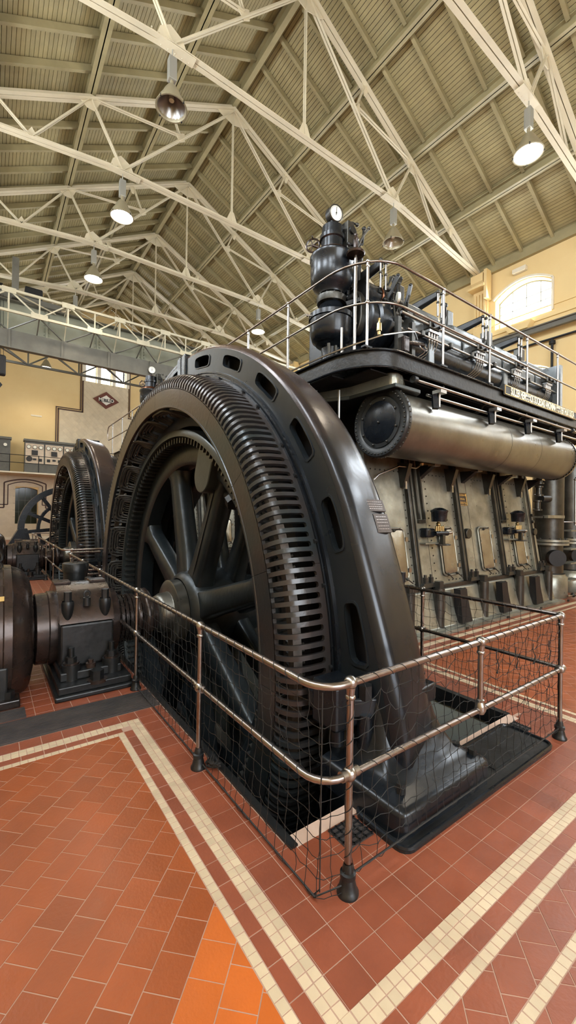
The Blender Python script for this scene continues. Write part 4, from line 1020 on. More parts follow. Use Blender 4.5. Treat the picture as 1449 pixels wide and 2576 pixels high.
# ================================================================== PIT RAILING + NET
RT, RM = .945, .535
STL, RLM = MT['steel'], MT['rail']
def post(root, x, y, z0=0.0, zt=RT, short=False):
    p = MB().cyl((x, y, z0 + (.07 if not short else 0)), (x, y, zt - .04), .0165, n=12).build('post', RLM, root)
    if not short:
        MB().lathe([(0, .001), (0, .05), (.012, .05), (.02, .042), (.05, .036), (.07, .03), (.075, .036), (.095, .036), (.10, .026), (.12, .024), (.135, .019)], (x, y, z0), 'Z', 20).build('foot_collar', MT['blackr'], p)
        MB().ball((x, y, RM), .034, 14, 8).cyl((x - (.05 if y < 1.4 else 0), y - (0 if y < 1.4 else .05), RM), (x + (.05 if y < 1.4 else 0), y + (0 if y < 1.4 else .05), RM), .024, n=14).build('cross_fitting', STL, p)
    else: MB().lathe([(-.03, .001), (-.025, .022), (0, .034), (.03, .026), (.045, .018), (.06, .024), (.065, .017)], (x, y, RM), 'Z', 14).build('cross_fitting', STL, p)
    MB().ball((x, y, zt), .031, 14, 8).lathe([(-.075, .019), (-.07, .024), (-.06, .024), (-.055, .019), (-.04, .02), (-.02, .024)], (x, y, zt), 'Z', 14).build('top_fitting', STL, p)
    return p
def arc(cx, cy, r, a0, a1, z, n=6): return [(cx + r * cos(math.radians(a0 + (a1 - a0) * k / n)), cy + r * sin(math.radians(a0 + (a1 - a0) * k / n)), z) for k in range(n + 1)]
def rail_path(z, x0=1.165, x1=3.63, y0=1.33, y1=8.32, r=.13):
    return [(x0 + .55, y1, z)] + arc(x0 + r, y1 - r, r, 90, 180, z) + arc(x0 + r, y0 + r, r, 180, 270, z) + arc(x1 - .05, y0 + .05, .05, 270, 360, z) + [(x1, 3.2, z)]
rl = thing('pit_railing', 'x', 'railing', (1.2, 1.35, 0), 'pipe railings around the generator pits')
MB().tube(rail_path(RT), .0175, 16).build('top_rail', RLM, rl); MB().tube(rail_path(RM), .0165, 16).build('mid_rail', RLM, rl)
for x, y in ((1.335, 1.335), (1.16, 2.57), (1.17, 4.05), (1.17, 5.65), (1.17, 6.85), (1.17, 7.95), (3.60, 1.335), (3.64, 2.62)): post(rl, x, y)
post(rl, 2.43, 1.33, RM + .04, RT, short=True)
MB().tube([(3.63, 3.2, RT), (3.63, 3.2, .0)], .0165, 10).build('post', RLM, rl)
# cord wound around the rails
def helix(path, r, pitch, cr=.0028):
    P = [Vector(p) for p in path]; out = []; s = 0
    for a, b_ in zip(P, P[1:]):
        d = b_ - a; L_ = d.length
        if L_ < 1e-5: continue
        d.normalize(); u = d.orthogonal().normalized(); v = d.cross(u); n = max(2, int(L_ / .011))
        if abs(d.z) < .5: u = Vector((0, 0, 1)); v = d.cross(u)
        for k in range(n):
            t = s + L_ * k / n; ph = 2 * pi * t / pitch; out.append(a + d * (L_ * k / n) + (u * cos(ph) + v * sin(ph)) * r)
        s += L_
    return out
def net(pts_top, lab, seed, ztop=RT - .01, zbot=.03, cell=.078, mess=0.0):
    """cord net hung along a polyline, one object; knots as a second part"""
    rnd = random.Random(seed); t = thing('safety_net', lab, 'net', (pts_top[0][0], pts_top[0][1], 0), 'cord nets tied to the pit railing')
    P = [Vector((p[0], p[1], 0)) for p in pts_top]; seg = []; L_ = 0
    for a, b_ in zip(P, P[1:]): seg.append((L_, a, b_)); L_ += (b_ - a).length
    def at(s):
        for s0, a, b_ in reversed(seg):
            if s >= s0 - 1e-9: return a + (b_ - a).normalized() * (s - s0), (b_ - a).normalized()
        return P[0], (P[1] - P[0]).normalized()
    nx = int(L_ / cell); nz = int((ztop - zbot) / cell); G = {}
    for i in range(nx + 1):
        for j in range(nz + 1):
            s = L_ * i / nx + rnd.gauss(0, .004 + mess * .009); p, d = at(min(max(s, 0), L_)); z = ztop - (ztop - zbot) * j / nz + rnd.gauss(0, .004 + mess * .008)
            nrm_ = Vector((-d.y, d.x, 0)); sag = .02 * sin(pi * j / nz)
            if j == 0: z = ztop
            if j == nz: z = zbot + rnd.gauss(0, .004)
            p = p + nrm_ * (rnd.gauss(0, .004) + sag); G[i, j] = Vector((p.x, p.y, z))
    m = MB()
    def cord(a, b_):
        mid = (a + b_) / 2 + Vector((rnd.gauss(0, .003), rnd.gauss(0, .003), -.004 + rnd.gauss(0, .003 + mess * .006))); m.tube([a, mid, b_], .0019, 3)
    for i in range(nx + 1):
        for j in range(nz + 1):
            if i < nx and j > 0: cord(G[i, j], G[i + 1, j])
            if j < nz: cord(G[i, j], G[i, j + 1])
    m.build('mesh_cords', MT['cord'], t, kind='stuff')
    k = MB()
    for (i, j), p in G.items():
        if 0 < j < nz: k.ball(p, .0042, 5, 3)
    k.build('knots', MT['cord'], t, kind='stuff')
    return t
n1 = net([(1.165, 6.9), (1.18, 1.36), (1.32, 1.325)], 'black cord net along the left side of the near pit railing', 3)
n2 = net([(1.35, 1.325), (3.60, 1.33)], 'loosely tangled black cord net along the front of the near pit railing', 5, zbot=.08, mess=1.0)
n3 = net([(3.65, 1.35), (3.64, 3.15)], 'black cord net along the engine side of the near pit railing', 8, zbot=.12, mess=.5)
for n_, lo, hi in ((n1, 1.2, 6.9), ):
    MB().tube(helix([(1.165, 6.9, RT), (1.165, 1.46, RT)], .019, .1), .0019, 4).build('lacing', MT['cord'], n_)
    MB().tube(helix([(1.165, 5.0, RM), (1.165, 1.46, RM)], .018, .1), .0018, 4).build('lacing', MT['cord'], n_)
MB().tube(helix([(1.37, 1.33, RT), (3.58, 1.33, RT)], .019, .1), .0019, 4).build('lacing', MT['cord'], n2)
MB().tube(helix([(1.37, 1.33, RM), (3.58, 1.33, RM)], .018, .1), .0018, 4).build('lacing', MT['cord'], n2)
MB().tube(helix([(1.335, 1.335, .13), (1.335, 1.335, .9)], .018, .1), .0022, 4).build('lacing', MT['cord'], n2)
MB().tube(helix([(3.63, 1.4, RT), (3.63, 3.1, RT)], .019, .1), .0019, 4).build('lacing', MT['cord'], n3)
MB().tube([(1.36, 1.325, .085), (3.58, 1.33, .085)], .005, 5).build('bottom_cord', MT['cord'], n2)
MB().tube([(1.165, 6.9, .03), (1.18, 1.38, .03), (1.33, 1.33, .05)], .005, 5).build('bottom_cord', MT['cord'], n1)
MB().tube([(1.20, 1.37, .06), (1.195, 1.40, .02)], .003, 5).ball((1.195, 1.40, .012), .009, 8, 6).build('tie_cord', MT['cord'], n1)
MB().tube([(1.19, 1.36, RT - .02), (1.19, 1.36, .06)], .003, 4).build('corner_cord', MT['cord'], n1)
rnd = random.Random(4)
for k in range(4):      # loose ends hanging from the net
    x = 2.6 + k * .25; z = .86 - .02 * k; MB().tube([(x, 1.32, z), (x - .015, 1.315, z - .04), (x + .01, 1.31, z - .09), (x, 1.315, z - .13)], .0035, 5).ball((x, 1.315, z - .135), .007, 6, 4).build('loose_end', MT['cord'], n2)
t = thing('tied_cord_bundle', 'small bundle of dark cord lying behind the second left rail post', 'cord', (1.25, 2.5, 0))
MB().tube([(1.235 + .04 * cos(a * 2.3) * (1 - a / 30), 2.50 + .045 * sin(a * 1.9), .02 + .004 * a) for a in [k * .5 for k in range(26)]], .008, 5).build('coil', MT['cord'], t)
index_kids()
labg = ('big black iron generator with slotted rim and spoked wheel in the front pit', 'second brown-black slotted generator behind the big one, at the left')
gen['label'] = labg[0]; clone(gen, (0, 7.6, 0), labg[1])
tray(1, 'flat black iron tray under the front foot of the big generator')
ped['label'] = 'nearest black bearing pedestal with copper-brown cap, left of the big generator'; clone(ped, (0, 7.6, 0), 'smaller looking bearing pedestal beside the second generator, far left')
exc['label'] = 'brown-black round exciter cut off by the left edge, nearest one'; clone(exc, (0, 7.6, 0), 'second brown exciter at the left edge, behind the nearest one')
rl['label'] = 'brown steel pipe railing around the front generator pit'; clone(rl, (0, 7.6, 0), 'thin steel pipe railing around the second generator pit at the left')
# distant dark machine between the second generator and the end wall
t = thing('far_flywheel', 'black arched machine with spoked wheel in front of the dark arched window', 'machine', (2.6, 20, 0)); F = (2.75, 20, .95)
MB().lathe([(-.25, 1.55), (-.25, 1.78), (.25, 1.78), (.25, 1.55)], F, 'Y', 48, closed=True).build('rim', B, t)
MB().lathe([(-.15, 1.0), (-.15, 1.12), (.15, 1.12), (.15, 1.0)], F, 'Y', 40, closed=True).build('inner_ring', B, t)
for k in range(12): a = 2 * pi * k / 12 + .1; MB().bar((2.75 + .15 * cos(a), 20, .95 + .15 * sin(a)), (2.75 + 1.6 * cos(a), 20, .95 + 1.6 * sin(a)), .16, .14).build('spoke', B, t, smooth=False)
MB().cyl((2.75, 19.6, .95), (2.75, 20.4, .95), .32, n=20).build('hub', B, t)
MB().prism([(.55, .12), (1.5, .12), (1.3, .95), (1.0, .95)], 'Y', 19.7, 20.3).build('foot', B, t, smooth=False); MB().box(.4, 5.0, 19.5, 20.5, 0, .12).build('bed', MT['cranedk'], t, smooth=False)
MB().cyl((2.75, 20, 2.73), (2.75, 20, 2.95), .06, n=8).build('lifting_eye', B, t)
# ================================================================== DIESEL ENGINE
EN, ED = MT['engine'], MT['enginedk']
eng = thing('diesel_engine', 'x', 'engine', (6.9, YC, 0), 'diesel engines')
def WY(z): return 3.75 + (z - .6) * .158                        # slanted crankcase front
BX = [5.09, 6.34, 7.59, 8.84]
# bedplate
MB().prism([(3.50, .045), (3.56, .07), (3.62, .30), (3.68, .58), (3.74, .62), (6.16, .62), (6.4, .045)], 'X', 4.15, 9.30).build('bedplate', EN, eng, ang=20, bevel=.01)
MB().prism([(3.44, 0), (3.44, .045), (6.46, .045), (6.46, 0)], 'X', 4.1, 9.48).build('bed_flange', EN, eng, smooth=False)
for k in range(5): x = 4.6 + k * 1.25; MB().box(x, x + .06, 3.425, 3.45, .0, .04).build('flange_lug', ED, eng, smooth=False)
for k in range(5):
    x = 4.75 + k * 1.09 if k else 4.75; x = (4.72, 5.42, 6.66, 7.90, 9.1)[k]
    MB().cyl((x, 3.62, .05), (x, 3.62, .64), .085, n=16).build('bolt_housing', ED, eng)
    MB().cyl((x, 3.62, .64), (x, 3.62, .74), .07, n=6).build('anchor_nut', ED, eng, smooth=False)
for k in range(4):
    x = (5.85, 7.10, 8.33, 4.3)[k]; z0, z1 = .08, .60
    MB().prism([(x - .08, z1), (x + .10, z1), (x + .22, z0), (x + .0, z0)], 'Y', 3.49, 3.60).build('recess_plate', DK, eng, smooth=False)
    MB().bar((x + .12, 3.55, z1), (x + .24, 3.50, z0), .03, .05).build('recess_rib', ED, eng, smooth=False)
MB().box(4.15, 9.25, 3.70, 3.80, .60, .66).build('ledge', ED, eng, smooth=False)
# crankcase
z0, z1 = .62, 2.75
MB().mesh([(4.25, WY(z0), z0), (8.85, WY(z0), z0), (8.85, WY(z1), z1), (4.25, WY(z1), z1), (4.25, 6.2, z0), (8.85, 6.2, z0), (8.85, 5.9, z1), (4.25, 5.9, z1)],
          [(0, 1, 2, 3), (4, 7, 6, 5), (0, 4, 5, 1), (3, 2, 6, 7), (0, 3, 7, 4), (1, 5, 6, 2)]).build('crankcase', EN, eng, smooth=False)
def onwall(m_pts, off): return [(x, WY(z) - off, z) for x, z in m_pts]
def wallplate(name, poly, t, mt, off=0.0, **k):
    m = MB(); n = len(poly); vs = onwall(poly, off) + onwall(poly, off + t)
    m.mesh(vs, [tuple(range(n)), tuple(range(n, 2 * n))[::-1]] + [(i, (i + 1) % n, n + (i + 1) % n, n + i) for i in range(n)])
    return m.build(name, mt, eng, **k)
for b, x in enumerate(BX):     # standards (A-frame ribs)
    m = MB(); m.bar((x, WY(.66) - .03, .66), (x, WY(2.6) - .03, 2.6), .07, .07, up=(0, -1, .15)); m.build('standard_rib', ED, eng, smooth=False, bevel=.012)
    m = MB(); m.bar((x + .045, WY(.66) - .05, .66), (x + .045, WY(2.6) - .05, 2.6), .02, .05, up=(0, -1, .15)); m.build('standard_edge', ED, eng, smooth=False)
    wallplate('standard_foot', [(x - .02, .66), (x + .32, .66), (x + .30, .72), (x + .02, .72)], .12, ED, smooth=False)
    for dx in (.10, .24): MB().cyl((x + dx, WY(.7) - .07, .70), (x + dx, WY(.7) - .07, .80), .04, n=6).build('foot_nut', ED, eng, smooth=False); MB().cyl((x + dx, WY(.7) - .07, .80), (x + dx, WY(.7) - .07, .84), .022, n=8).build('stud', ED, eng)
wallplate('end_standard', [(8.78, .66), (9.02, .66), (8.98, 2.62), (8.80, 2.62)], .06, EN, smooth=False, bevel=.01)
for z, r in ((1.75, .03), (1.62, .03), (1.42, .07)): MB().cyl((8.90, WY(z) - .06, z), (8.90, WY(z) - .11, z), r, n=14).build('end_plug', ED, eng)
for b in (0, 2):
    for dx in (.20, .33): x = BX[b] + dx; MB().bar((x, WY(1.65) - .02, 1.65), (x, WY(2.6) - .02, 2.6), .035, .05, up=(0, -1, .15)).build('cover_rib', ED, eng, smooth=False)
    x = BX[b] + .26; MB().bar((x - .08, WY(1.62) - .02, 1.62), (x + .08, WY(1.62) - .02, 1.62), .04, .05).build('cover_rib', ED, eng, smooth=False)
# rivets along seams
m = MB()
for x in [BX[0] + .48] + [b - .07 for b in BX] + [BX[2] + .48]:
    for k in range(16): z = .75 + k * .115; m.ball((x, WY(z) - .004, z), .013, 6, 3)
for b in range(4):
    for k in range(7):
        x = 4.35 + b * 1.25 + k * .1; m.ball((x, WY(2.36) - .004, 2.36), .013, 6, 3); m.ball((x + .3, WY(.70) - .004, .70), .013, 6, 3)
m.build('rivets', ED, eng, kind='stuff')
for k in range(4): x = 4.75 + 1.25 * k - .02; wallplate('panel_joint', [(x + .75, .7), (x + .757, .7), (x + .757, 2.5), (x + .75, 2.5)], .002, DK, smooth=False)
# inspection doors
def door_shape(x, z0_, z1_, w, r, off, bulge=0.0):
    P = []
    for cx, cz, a0 in ((x + w - r, z1_ - r, 0), (x + r, z1_ - r, 90), (x + r, z0_ + r, 180), (x + w - r, z0_ + r, 270)):
        for k in range(5): a = math.radians(a0 + 22.5 * k); P.append((cx + r * cos(a), cz + r * sin(a)))
    return P
DMT = mat('door_steel', (.34, .33, .28), .25, .8, col2=(.2, .17, .13), vs=3, rv=.08)
for k in range(4):
    x = (4.50, 5.75, 6.90, 8.14)[k]; w = .40
    P = door_shape(x, .78, 1.52, w, .07, 0); q = door_shape(x + .03, .81, 1.49, w - .06, .05, 0); q2 = door_shape(x + .1, .9, 1.4, w - .2, .04, 0)
    d = None; m = MB(); n = len(P); vs = onwall(q, .02) + onwall(q, .04) + onwall(q2, .058)
    m.mesh(vs, [(i, (i + 1) % n, n + (i + 1) % n, n + i) for i in range(n)] + [(n + i, n + (i + 1) % n, 2 * n + (i + 1) % n, 2 * n + i) for i in range(n)] + [tuple(range(2 * n, 3 * n))])
    d = m.build('inspection_door', DMT, eng, ang=60)
    MB().tube([(p[0], WY(p[1]) - .022, p[1]) for p in P], .016, 8, closed=True).build('door_frame', EN, d)
    for hx, hz, ang in ((x + .1, .80, -50), (x + w - .06, .80, -40), (x + .16, 1.49, 20)):
        y = WY(hz) - .05; MB().ball((hx, y, hz), .022, 8, 6).tube([(hx - .03, y - .03, hz), (hx + .07 * cos(math.radians(ang)), y - .05, hz + .09 * sin(math.radians(ang)))], .009, 6).build('door_latch', ED, d)
    for hz in (.92, 1.36): MB().box(x + w - .01, x + w + .05, WY(hz) - .05, WY(hz), hz - .03, hz + .03).build('door_hinge', MT['steel'], d, smooth=False)
for x in (6.55,): MB().cyl((x, WY(1.42), 1.42), (x, WY(1.42) - .07, 1.42), .085, n=24).build('round_cap', ED, eng, bevel=.008)
# brass maker's plate
PX0, PX1 = 6.42, 6.71; bp_ = wallplate('brass_plate', [(PX0, 1.89), (PX1, 1.89), (PX1, 2.11), (PX0, 2.11)], .01, MT['brown'], smooth=False); MB().tube([(px_, WY(pz_) - .012, pz_) for px_, pz_ in ((PX0 + .01, 1.90), (PX1 - .01, 1.90), (PX1 - .01, 2.10), (PX0 + .01, 2.10))], .005, 4, closed=True).build('plate_border', MT['brassplate'], eng)
tilt = math.atan(.158)
for z, s_, sz in ((2.07, 'SULZER HERMANOS', .040), (2.005, 'en Winterthur', .036), (1.935, 'BASTOS Y Ca', .055)):
    text(s_, sz, MT['brassplate'], bp_, (0, 0, 0), (0, 0, 0), ext=.001, sx=.72, bold=.001)
lets = [k for k in bpy.data.objects if k.parent == bp_]
for o, z in zip(lets, (2.07, 2.005, 1.935)):
    o.rotation_euler = (pi / 2 + -tilt, 0, 0); o.location = Vector(((PX0 + PX1) / 2, WY(z) - .0125, z)) - Vector(ORG[eng.name])
# oil pots on brackets
for b in (0, 2):
    x = BX[b] + .48; y = WY(1.5) - .16; bb = MB().box(x - .28, x - .05, y + .02, WY(1.5), 1.38, 1.52).build('pump_body', B, eng, bevel=.03, smooth=False)
    MB().cyl((x - .1, y, 1.44), (x + .18, y - .03, 1.44), .035, n=12).build('pump_arm', B, bb)
    MB().cyl((x + .12, y - .03, 1.44), (x + .28, y - .03, 1.45), .022, n=8).build('pump_nozzle', MT['steel'], bb)
    MB().lathe([(1.62, .0), (1.62, .11), (1.76, .12), (1.77, .13), (1.79, .13), (1.83, .06), (1.835, 0)], (x, y, 0), 'Z', 24).build('oil_cup', B, bb)
    MB().box(x + .1, x + .16, y - .04, y + .04, 1.63, 1.66).box(x + .09, x + .15, y - .03, y + .03, 1.75, 1.79).build('cup_lug', B, bb, smooth=False)
    m = MB().cyl((x - .02, y, 1.54), (x - .02, y, 1.62), .02, n=8).ball((x - .02, y, 1.58), .035, 8, 6)
    for k in range(5): m.cyl((x - .1 + k * .045, y - .02, 1.48), (x - .1 + k * .045, y - .02, 1.54), .017, n=8).ball((x - .1 + k * .045, y - .02, 1.545), .018, 8, 4)
    m.build('brass_valves', MT['brass'], bb)
    m = MB().tube([(x + .05 + .13 * cos(a), y - .04 + .09 * sin(a), 1.27) for a in [2 * pi * k / 20 for k in range(20)]], .011, 6, closed=True).box(x + .02, x + .08, y - .06, y, 1.27, 1.42).bar((x - .1, y - .04, 1.27), (x + .18, y - .04, 1.27), .02, .012)
    m.build('hand_lever_ring', ED, bb)
    MB().box(x - .3, x + .1, y + .02, WY(1.3), 1.28, 1.30).build('bracket_shelf', EN, bb, smooth=False)
# upper corner brackets below the receiver
for k in range(4):
    x = (5.0, 6.2, 7.38, 8.6)[k]
    MB().prism([(WY(2.5), 2.5), (WY(2.5) - .22, 2.47), (WY(2.1) - .05, 2.12), (WY(2.1), 2.12)], 'X', x - .04, x + .04).build('receiver_bracket', ED, eng, smooth=False)
    MB().bar((x, WY(2.1) - .07, 2.1), (x, WY(2.4) - .1, 2.4), .035, .03).build('bracket_web', MT['steel'], eng, smooth=False)
    MB().prism([(WY(2.45), 2.48), (WY(2.45) - .3, 2.48), (WY(2.3), 2.28)], 'X', x + .42, x + .52).build('small_bracket', DK, eng, smooth=False)
    MB().box(x + .40, x + .54, WY(2.45) - .34, WY(2.45) - .22, 2.46, 2.49).build('bracket_pad', MT['steel'], eng, smooth=False)
MB().tube([(4.35, WY(2.25) - .06, 2.2), (4.40, WY(2.25) - .1, 2.27), (4.8, WY(2.4) - .15, 2.42), (5.2, WY(2.4) - .15, 2.42), (5.28, WY(2.4) - .15, 2.46)], .012, 8).build('bent_pipe', MT['steel'], eng)
MB().cyl((5.25, 3.86, 2.50), (5.5, 3.86, 2.50), .02, n=8).ball((5.3, 3.86, 2.5), .04, 8, 6).build('drain_valve', MT['brass'], eng)
# cylinder block above crankcase and upper works
MB().box(4.2, 9.2, 3.86, 5.75, 2.75, 3.58).build('cylinder_base', DK, eng, smooth=False)
MB().box(3.45, 4.3, 4.35, 6.3, .9, 3.38).box(3.0, 4.3, 4.6, 5.3, .4, 1.4).build('end_column', DK, eng, smooth=False)
# camshaft trough
MB().lathe([(4.45, 0.0), (4.45, .20), (4.47, .235), (9.2, .235), (9.22, .2), (9.22, 0)], (0, 3.82, 4.12), 'X', 28).build('cam_trough', B, eng)
MB().lathe([(4.40, .20), (4.40, .25), (4.46, .25), (4.46, .2)], (0, 3.82, 4.12), 'X', 28, closed=True).build('trough_flange', ED, eng)
BL = mat('blue_grey_cover', (.22, .24, .25), .33, .6, var=.35, vs=6, bump=.2, bs=14)
for b in range(4):
    x = 4.75 + 1.25 * b
    cb = MB().prism([(3.62, 4.20), (3.62, 4.42), (3.68, 4.50), (3.95, 4.52), (4.3, 4.52), (4.3, 4.2)], 'X', x, x + 1.17).build('cam_cover', BL, eng, ang=25, bevel=.01)
    MB().prism([(3.72, 4.50), (3.76, 4.74), (3.90, 4.80), (4.5, 4.8), (4.5, 4.5)], 'X', x - .08, x + .78).build('cylinder_head', BL, eng, bevel=.02, ang=25)
    MB().prism([(3.68, 4.48), (3.70, 4.64), (3.85, 4.66), (3.85, 4.48)], 'X', x + .42, x + .75).build('head_step', ED, eng, bevel=.01, smooth=False)
    MB().box(x - .02, x + .14, 3.9, 4.05, 4.78, 5.06).build('valve_guide', ED, eng, smooth=False, bevel=.01)
    x0_ = x; x = x - .84; ZO = -.12
    ra = MB(); ra.mesh([(x + .02 + dx, y, z + dz) for (y, z, w, hh) in ((4.75, 4.90, .05, .06), (4.35, 4.92, .065, .085), (3.95, 4.98, .05, .06), (3.66, 5.01, .035, .05)) for dx, dz in ((.2 - w, -hh), (.2 + w, -hh), (.2 + w, hh), (.2 - w, hh))],
        [(3, 2, 1, 0), (12, 13, 14, 15)] + [(4 * i + j, 4 * i + (j + 1) % 4, 4 * i + 4 + (j + 1) % 4, 4 * i + 4 + j) for i in range(3) for j in range(4)])
    RA = ra.build('rocker_arm', BR, eng, bevel=.02)
    MB().cyl((x + .08, 4.38, 4.93), (x + .38, 4.38, 4.93), .055, n=14).build('rocker_pin', MT['steel'], RA)
    for dx in (.17, .27): MB().cyl((x + dx, 3.64, 4.66), (x + dx, 3.64, 5.02), .015, n=8).build('push_rod', MT['steel'], RA); MB().ball((x + dx, 3.64, 5.02), .03, 8, 6).ball((x + dx, 3.64, 4.86), .024, 8, 6).build('rod_knuckle', ED, RA)
    MB().box(x + .10, x + .34, 4.28, 4.48, 4.6, 4.88).build('rocker_stand', ED, RA, smooth=False, bevel=.02)
    x = x0_
    MB().tube([(x - .1, 3.98, 4.8), (x - .08, 3.9, 4.95), (x - .16, 3.86, 5.02), (x - .14, 3.88, 5.08)], .025, 8).ball((x - .13, 3.88, 5.08), .045, 8, 6).build('start_valve', BR, eng)
    # lubricator block with four sight glasses and pipes
    lb = MB().box(x + .22, x + .46, 3.52, 3.60, 4.30, 4.335).build('lubricator_bar', MT['steel'], eng, smooth=False)
    m = MB()
    for k in range(4): xx = x + .25 + k * .06; m.cyl((xx, 3.55, 4.20), (xx, 3.55, 4.30), .017, n=8).ball((xx, 3.55, 4.19), .022, 8, 5).cyl((xx, 3.55, 4.15), (xx, 3.55, 4.2), .012, n=6)
    m.build('sight_glass', MT['steel'], lb)
    m = MB()
    for k in range(4): xx = x + .25 + k * .06; m.tube([(xx, 3.55, 4.15), (xx - .01, 3.56, 4.08), (xx - .06, 3.60, 4.0), (xx - .13, 3.64, 3.94)], .006, 5)
    m.build('feed_pipe', MT['steel'], lb)
    bx_ = MB().box(x + .22, x + .45, 3.50, 3.64, 4.34, 4.46).build('fuel_pump', ED, eng, bevel=.02, smooth=False)
    MB().cyl((x + .28, 3.47, 4.40), (x + .28, 3.52, 4.40), .035, n=10).build('pump_cap', BR, bx_); MB().cyl((x + .40, 3.46, 4.38), (x + .40, 3.52, 4.38), .022, n=10).build('pump_valve', BR, bx_)
    for zz, xx in ((4.215, x + .07), (4.215, x + .75)): MB().box(xx - .03, xx + .03, 3.50, 3.64, zz - .03, zz + .05).build('shaft_bracket', ED, eng, smooth=False, bevel=.01)
MB().cyl((4.38, 3.54, 4.40), (9.15, 3.54, 4.40), .021, n=10).build('control_shaft', MT['steel'], eng); MB().cyl((4.5, 3.54, 4.215), (9.2, 3.54, 4.215), .019, n=10).build('control_shaft', MT['steel'], eng)
MB().cyl((4.8, 3.66, 4.54), (9.15, 3.66, 4.54), .017, n=8).build('control_shaft', MT['steel'], eng)
for x in (5.02, 7.15): MB().prism([(x, 3.62), (x + .16, 3.62), (x + .14, 3.72), (x + .12, 4.2), (x - .0, 4.2), (x + .01, 3.8)], 'Y', 3.56, 3.66).build('pedestal_leg', BL, eng, smooth=False, bevel=.01)
MB().box(9.15, 9.25, 3.45, 4.3, 3.62, 4.75).build('end_plate', BL, eng, smooth=False)
# governor end: flywheel-like disc, levers
MB().lathe([(3.99, 0), (3.99, .28), (4.01, .31), (4.12, .31), (4.14, .35), (4.30, .35), (4.42, .35), (4.42, 0)], (0, 3.98, 4.33), 'X', 40).build('governor_housing', B, eng)
m = MB(); pts = [(3.95 + .15 * cos(a), 4.40 + .30 * sin(a)) for a in [2 * pi * k / 28 for k in range(28)]]
m.prism(pts, 'X', 3.90, 4.0).build('oval_cover', ED, eng, bevel=.01)
MB().cyl((4.0, 3.95, 4.72), (4.6, 3.95, 4.72), .15, n=24).build('drive_casing', BR, eng); MB().lathe([(4.3, .15), (4.3, .163), (4.33, .163), (4.33, .15)], (0, 3.95, 4.72), 'X', 24, closed=True).build('copper_band', MT['copper'], eng)
RND = random.Random(11)
for k, (x, y, z, x2, y2, z2) in enumerate(((4.35, 3.85, 4.55, 4.5, 3.7, 5.0), (4.45, 3.8, 4.6, 4.62, 3.75, 5.02), (4.55, 3.85, 4.6, 4.62, 3.82, 4.95), (4.42, 3.8, 4.35, 4.62, 3.7, 4.6), (4.6, 3.75, 4.35, 4.5, 3.7, 4.75), (4.68, 3.75, 4.5, 4.72, 3.66, 4.92), (4.3, 3.75, 4.62, 4.48, 3.7, 4.5), (4.5, 3.9, 4.9, 4.7, 3.9, 4.7))):
    MB().bar((x, y, z), (x2, y2, z2), .03, .05).ball((x2, y2, z2), .026, 8, 6).ball((x, y, z), .04, 8, 6).build('control_lever', BR, eng)
for k in range(16):
    x = RND.uniform(4.22, 4.85); y = RND.uniform(3.62, 3.82); z = RND.uniform(4.3, 4.75); L_ = RND.uniform(.1, .28); a = RND.uniform(-.5, .5)
    MB().cyl((x, y, z), (x + L_ * sin(a), y - .03, z + L_ * cos(a)), .012, n=6).ball((x + L_ * sin(a), y - .03, z + L_ * cos(a)), .017, 8, 6).cyl((x - .03, y, z), (x + .03, y, z), .032, n=10).build('valve_lever', ED if k % 3 else BR, eng)
for x, y in ((4.33, 3.55), (4.62, 3.55)): MB().box(x - .035, x + .035, y - .03, y + .03, 3.62, 4.32).build('control_column', ED, eng, smooth=False)
MB().cyl((4.38, 3.62, 4.62), (4.41, 3.60, 4.62), .07, n=16).build('enamel_dial', MT['dial'], eng)
MB().tube([(4.38, 3.5, 3.98), (4.55, 3.48, 4.0), (4.75, 3.46, 4.02)], .03, 8).build('lever_linkage', MT['brown'], eng); MB().box(4.36, 4.46, 3.46, 3.56, 3.86, 4.06).build('linkage_box', MT['brown'], eng, smooth=False, bevel=.01)
MB().tube([(4.72 + .07 * cos(a), 3.44 + .03 * sin(a), 3.98 + .055 * sin(a)) for a in [2 * pi * k / 18 for k in range(18)]], .008, 6, closed=True).build('hand_ring', MT['steel'], eng)
for x, y in ((3.85, 3.45), (3.78, 4.2)):
    MB().lathe([(3.92, .0), (3.92, .02), (3.96, .022), (3.965, .034), (4.0, .034), (4.06, .03), (4.07, .014), (4.10, .012), (4.12, .02), (4.14, 0)], (x, y, 0), 'Z', 14).build('brass_oiler', MT['brass'], eng)
# rod with round cap in front of the compressor (lubricator column)
MB().lathe([(3.62, .02), (4.98, .02)], (3.70, 3.72, 0), 'Z', 10).build('lamp_column', MT['steel'], eng)
MB().lathe([(4.97, .02), (4.98, .11), (5.0, .12), (5.03, .09), (5.05, .03), (5.16, .03), (5.18, .04), (5.21, .02), (5.24, .025), (5.26, 0)], (3.70, 3.72, 0), 'Z', 20).build('column_cap', MT['brown'], eng)

# ---- receiver drum
rec = thing('air_receiver', 'x', 'tank', (6.4, 3.43, 2.84), 'air receiver drums under the engine platforms')
AR = (0, 3.43, 2.84); RR = .40
MB().lathe([(3.93, RR), (8.76, RR), (8.78, RR - .01)], AR, 'X', 56).build('drum_shell', MT['drum'], rec)
MB().lathe([(3.85, 0), (3.85, .31), (3.86, .315), (3.855, .325), (3.85, .33), (3.85, .415), (3.87, .43), (3.93, .43), (3.95, .412), (3.96, .402)], AR, 'X', 56).build('end_cover', mat('black_drum_end', (.03, .031, .03), .38, .4, var=.3, vs=8, bump=.15), rec)
MB().lathe([(3.842, .0), (3.842, .25), (3.847, .26), (3.855, .26)], AR, 'X', 40).build('cover_disc', MT['black'], rec)
MB().lathe([(8.78, .41), (8.83, .41), (8.84, .39), (8.90, .3), (8.94, .15), (8.95, 0)], AR, 'X', 40).build('end_cap', MT['drum'], rec)
m = MB()
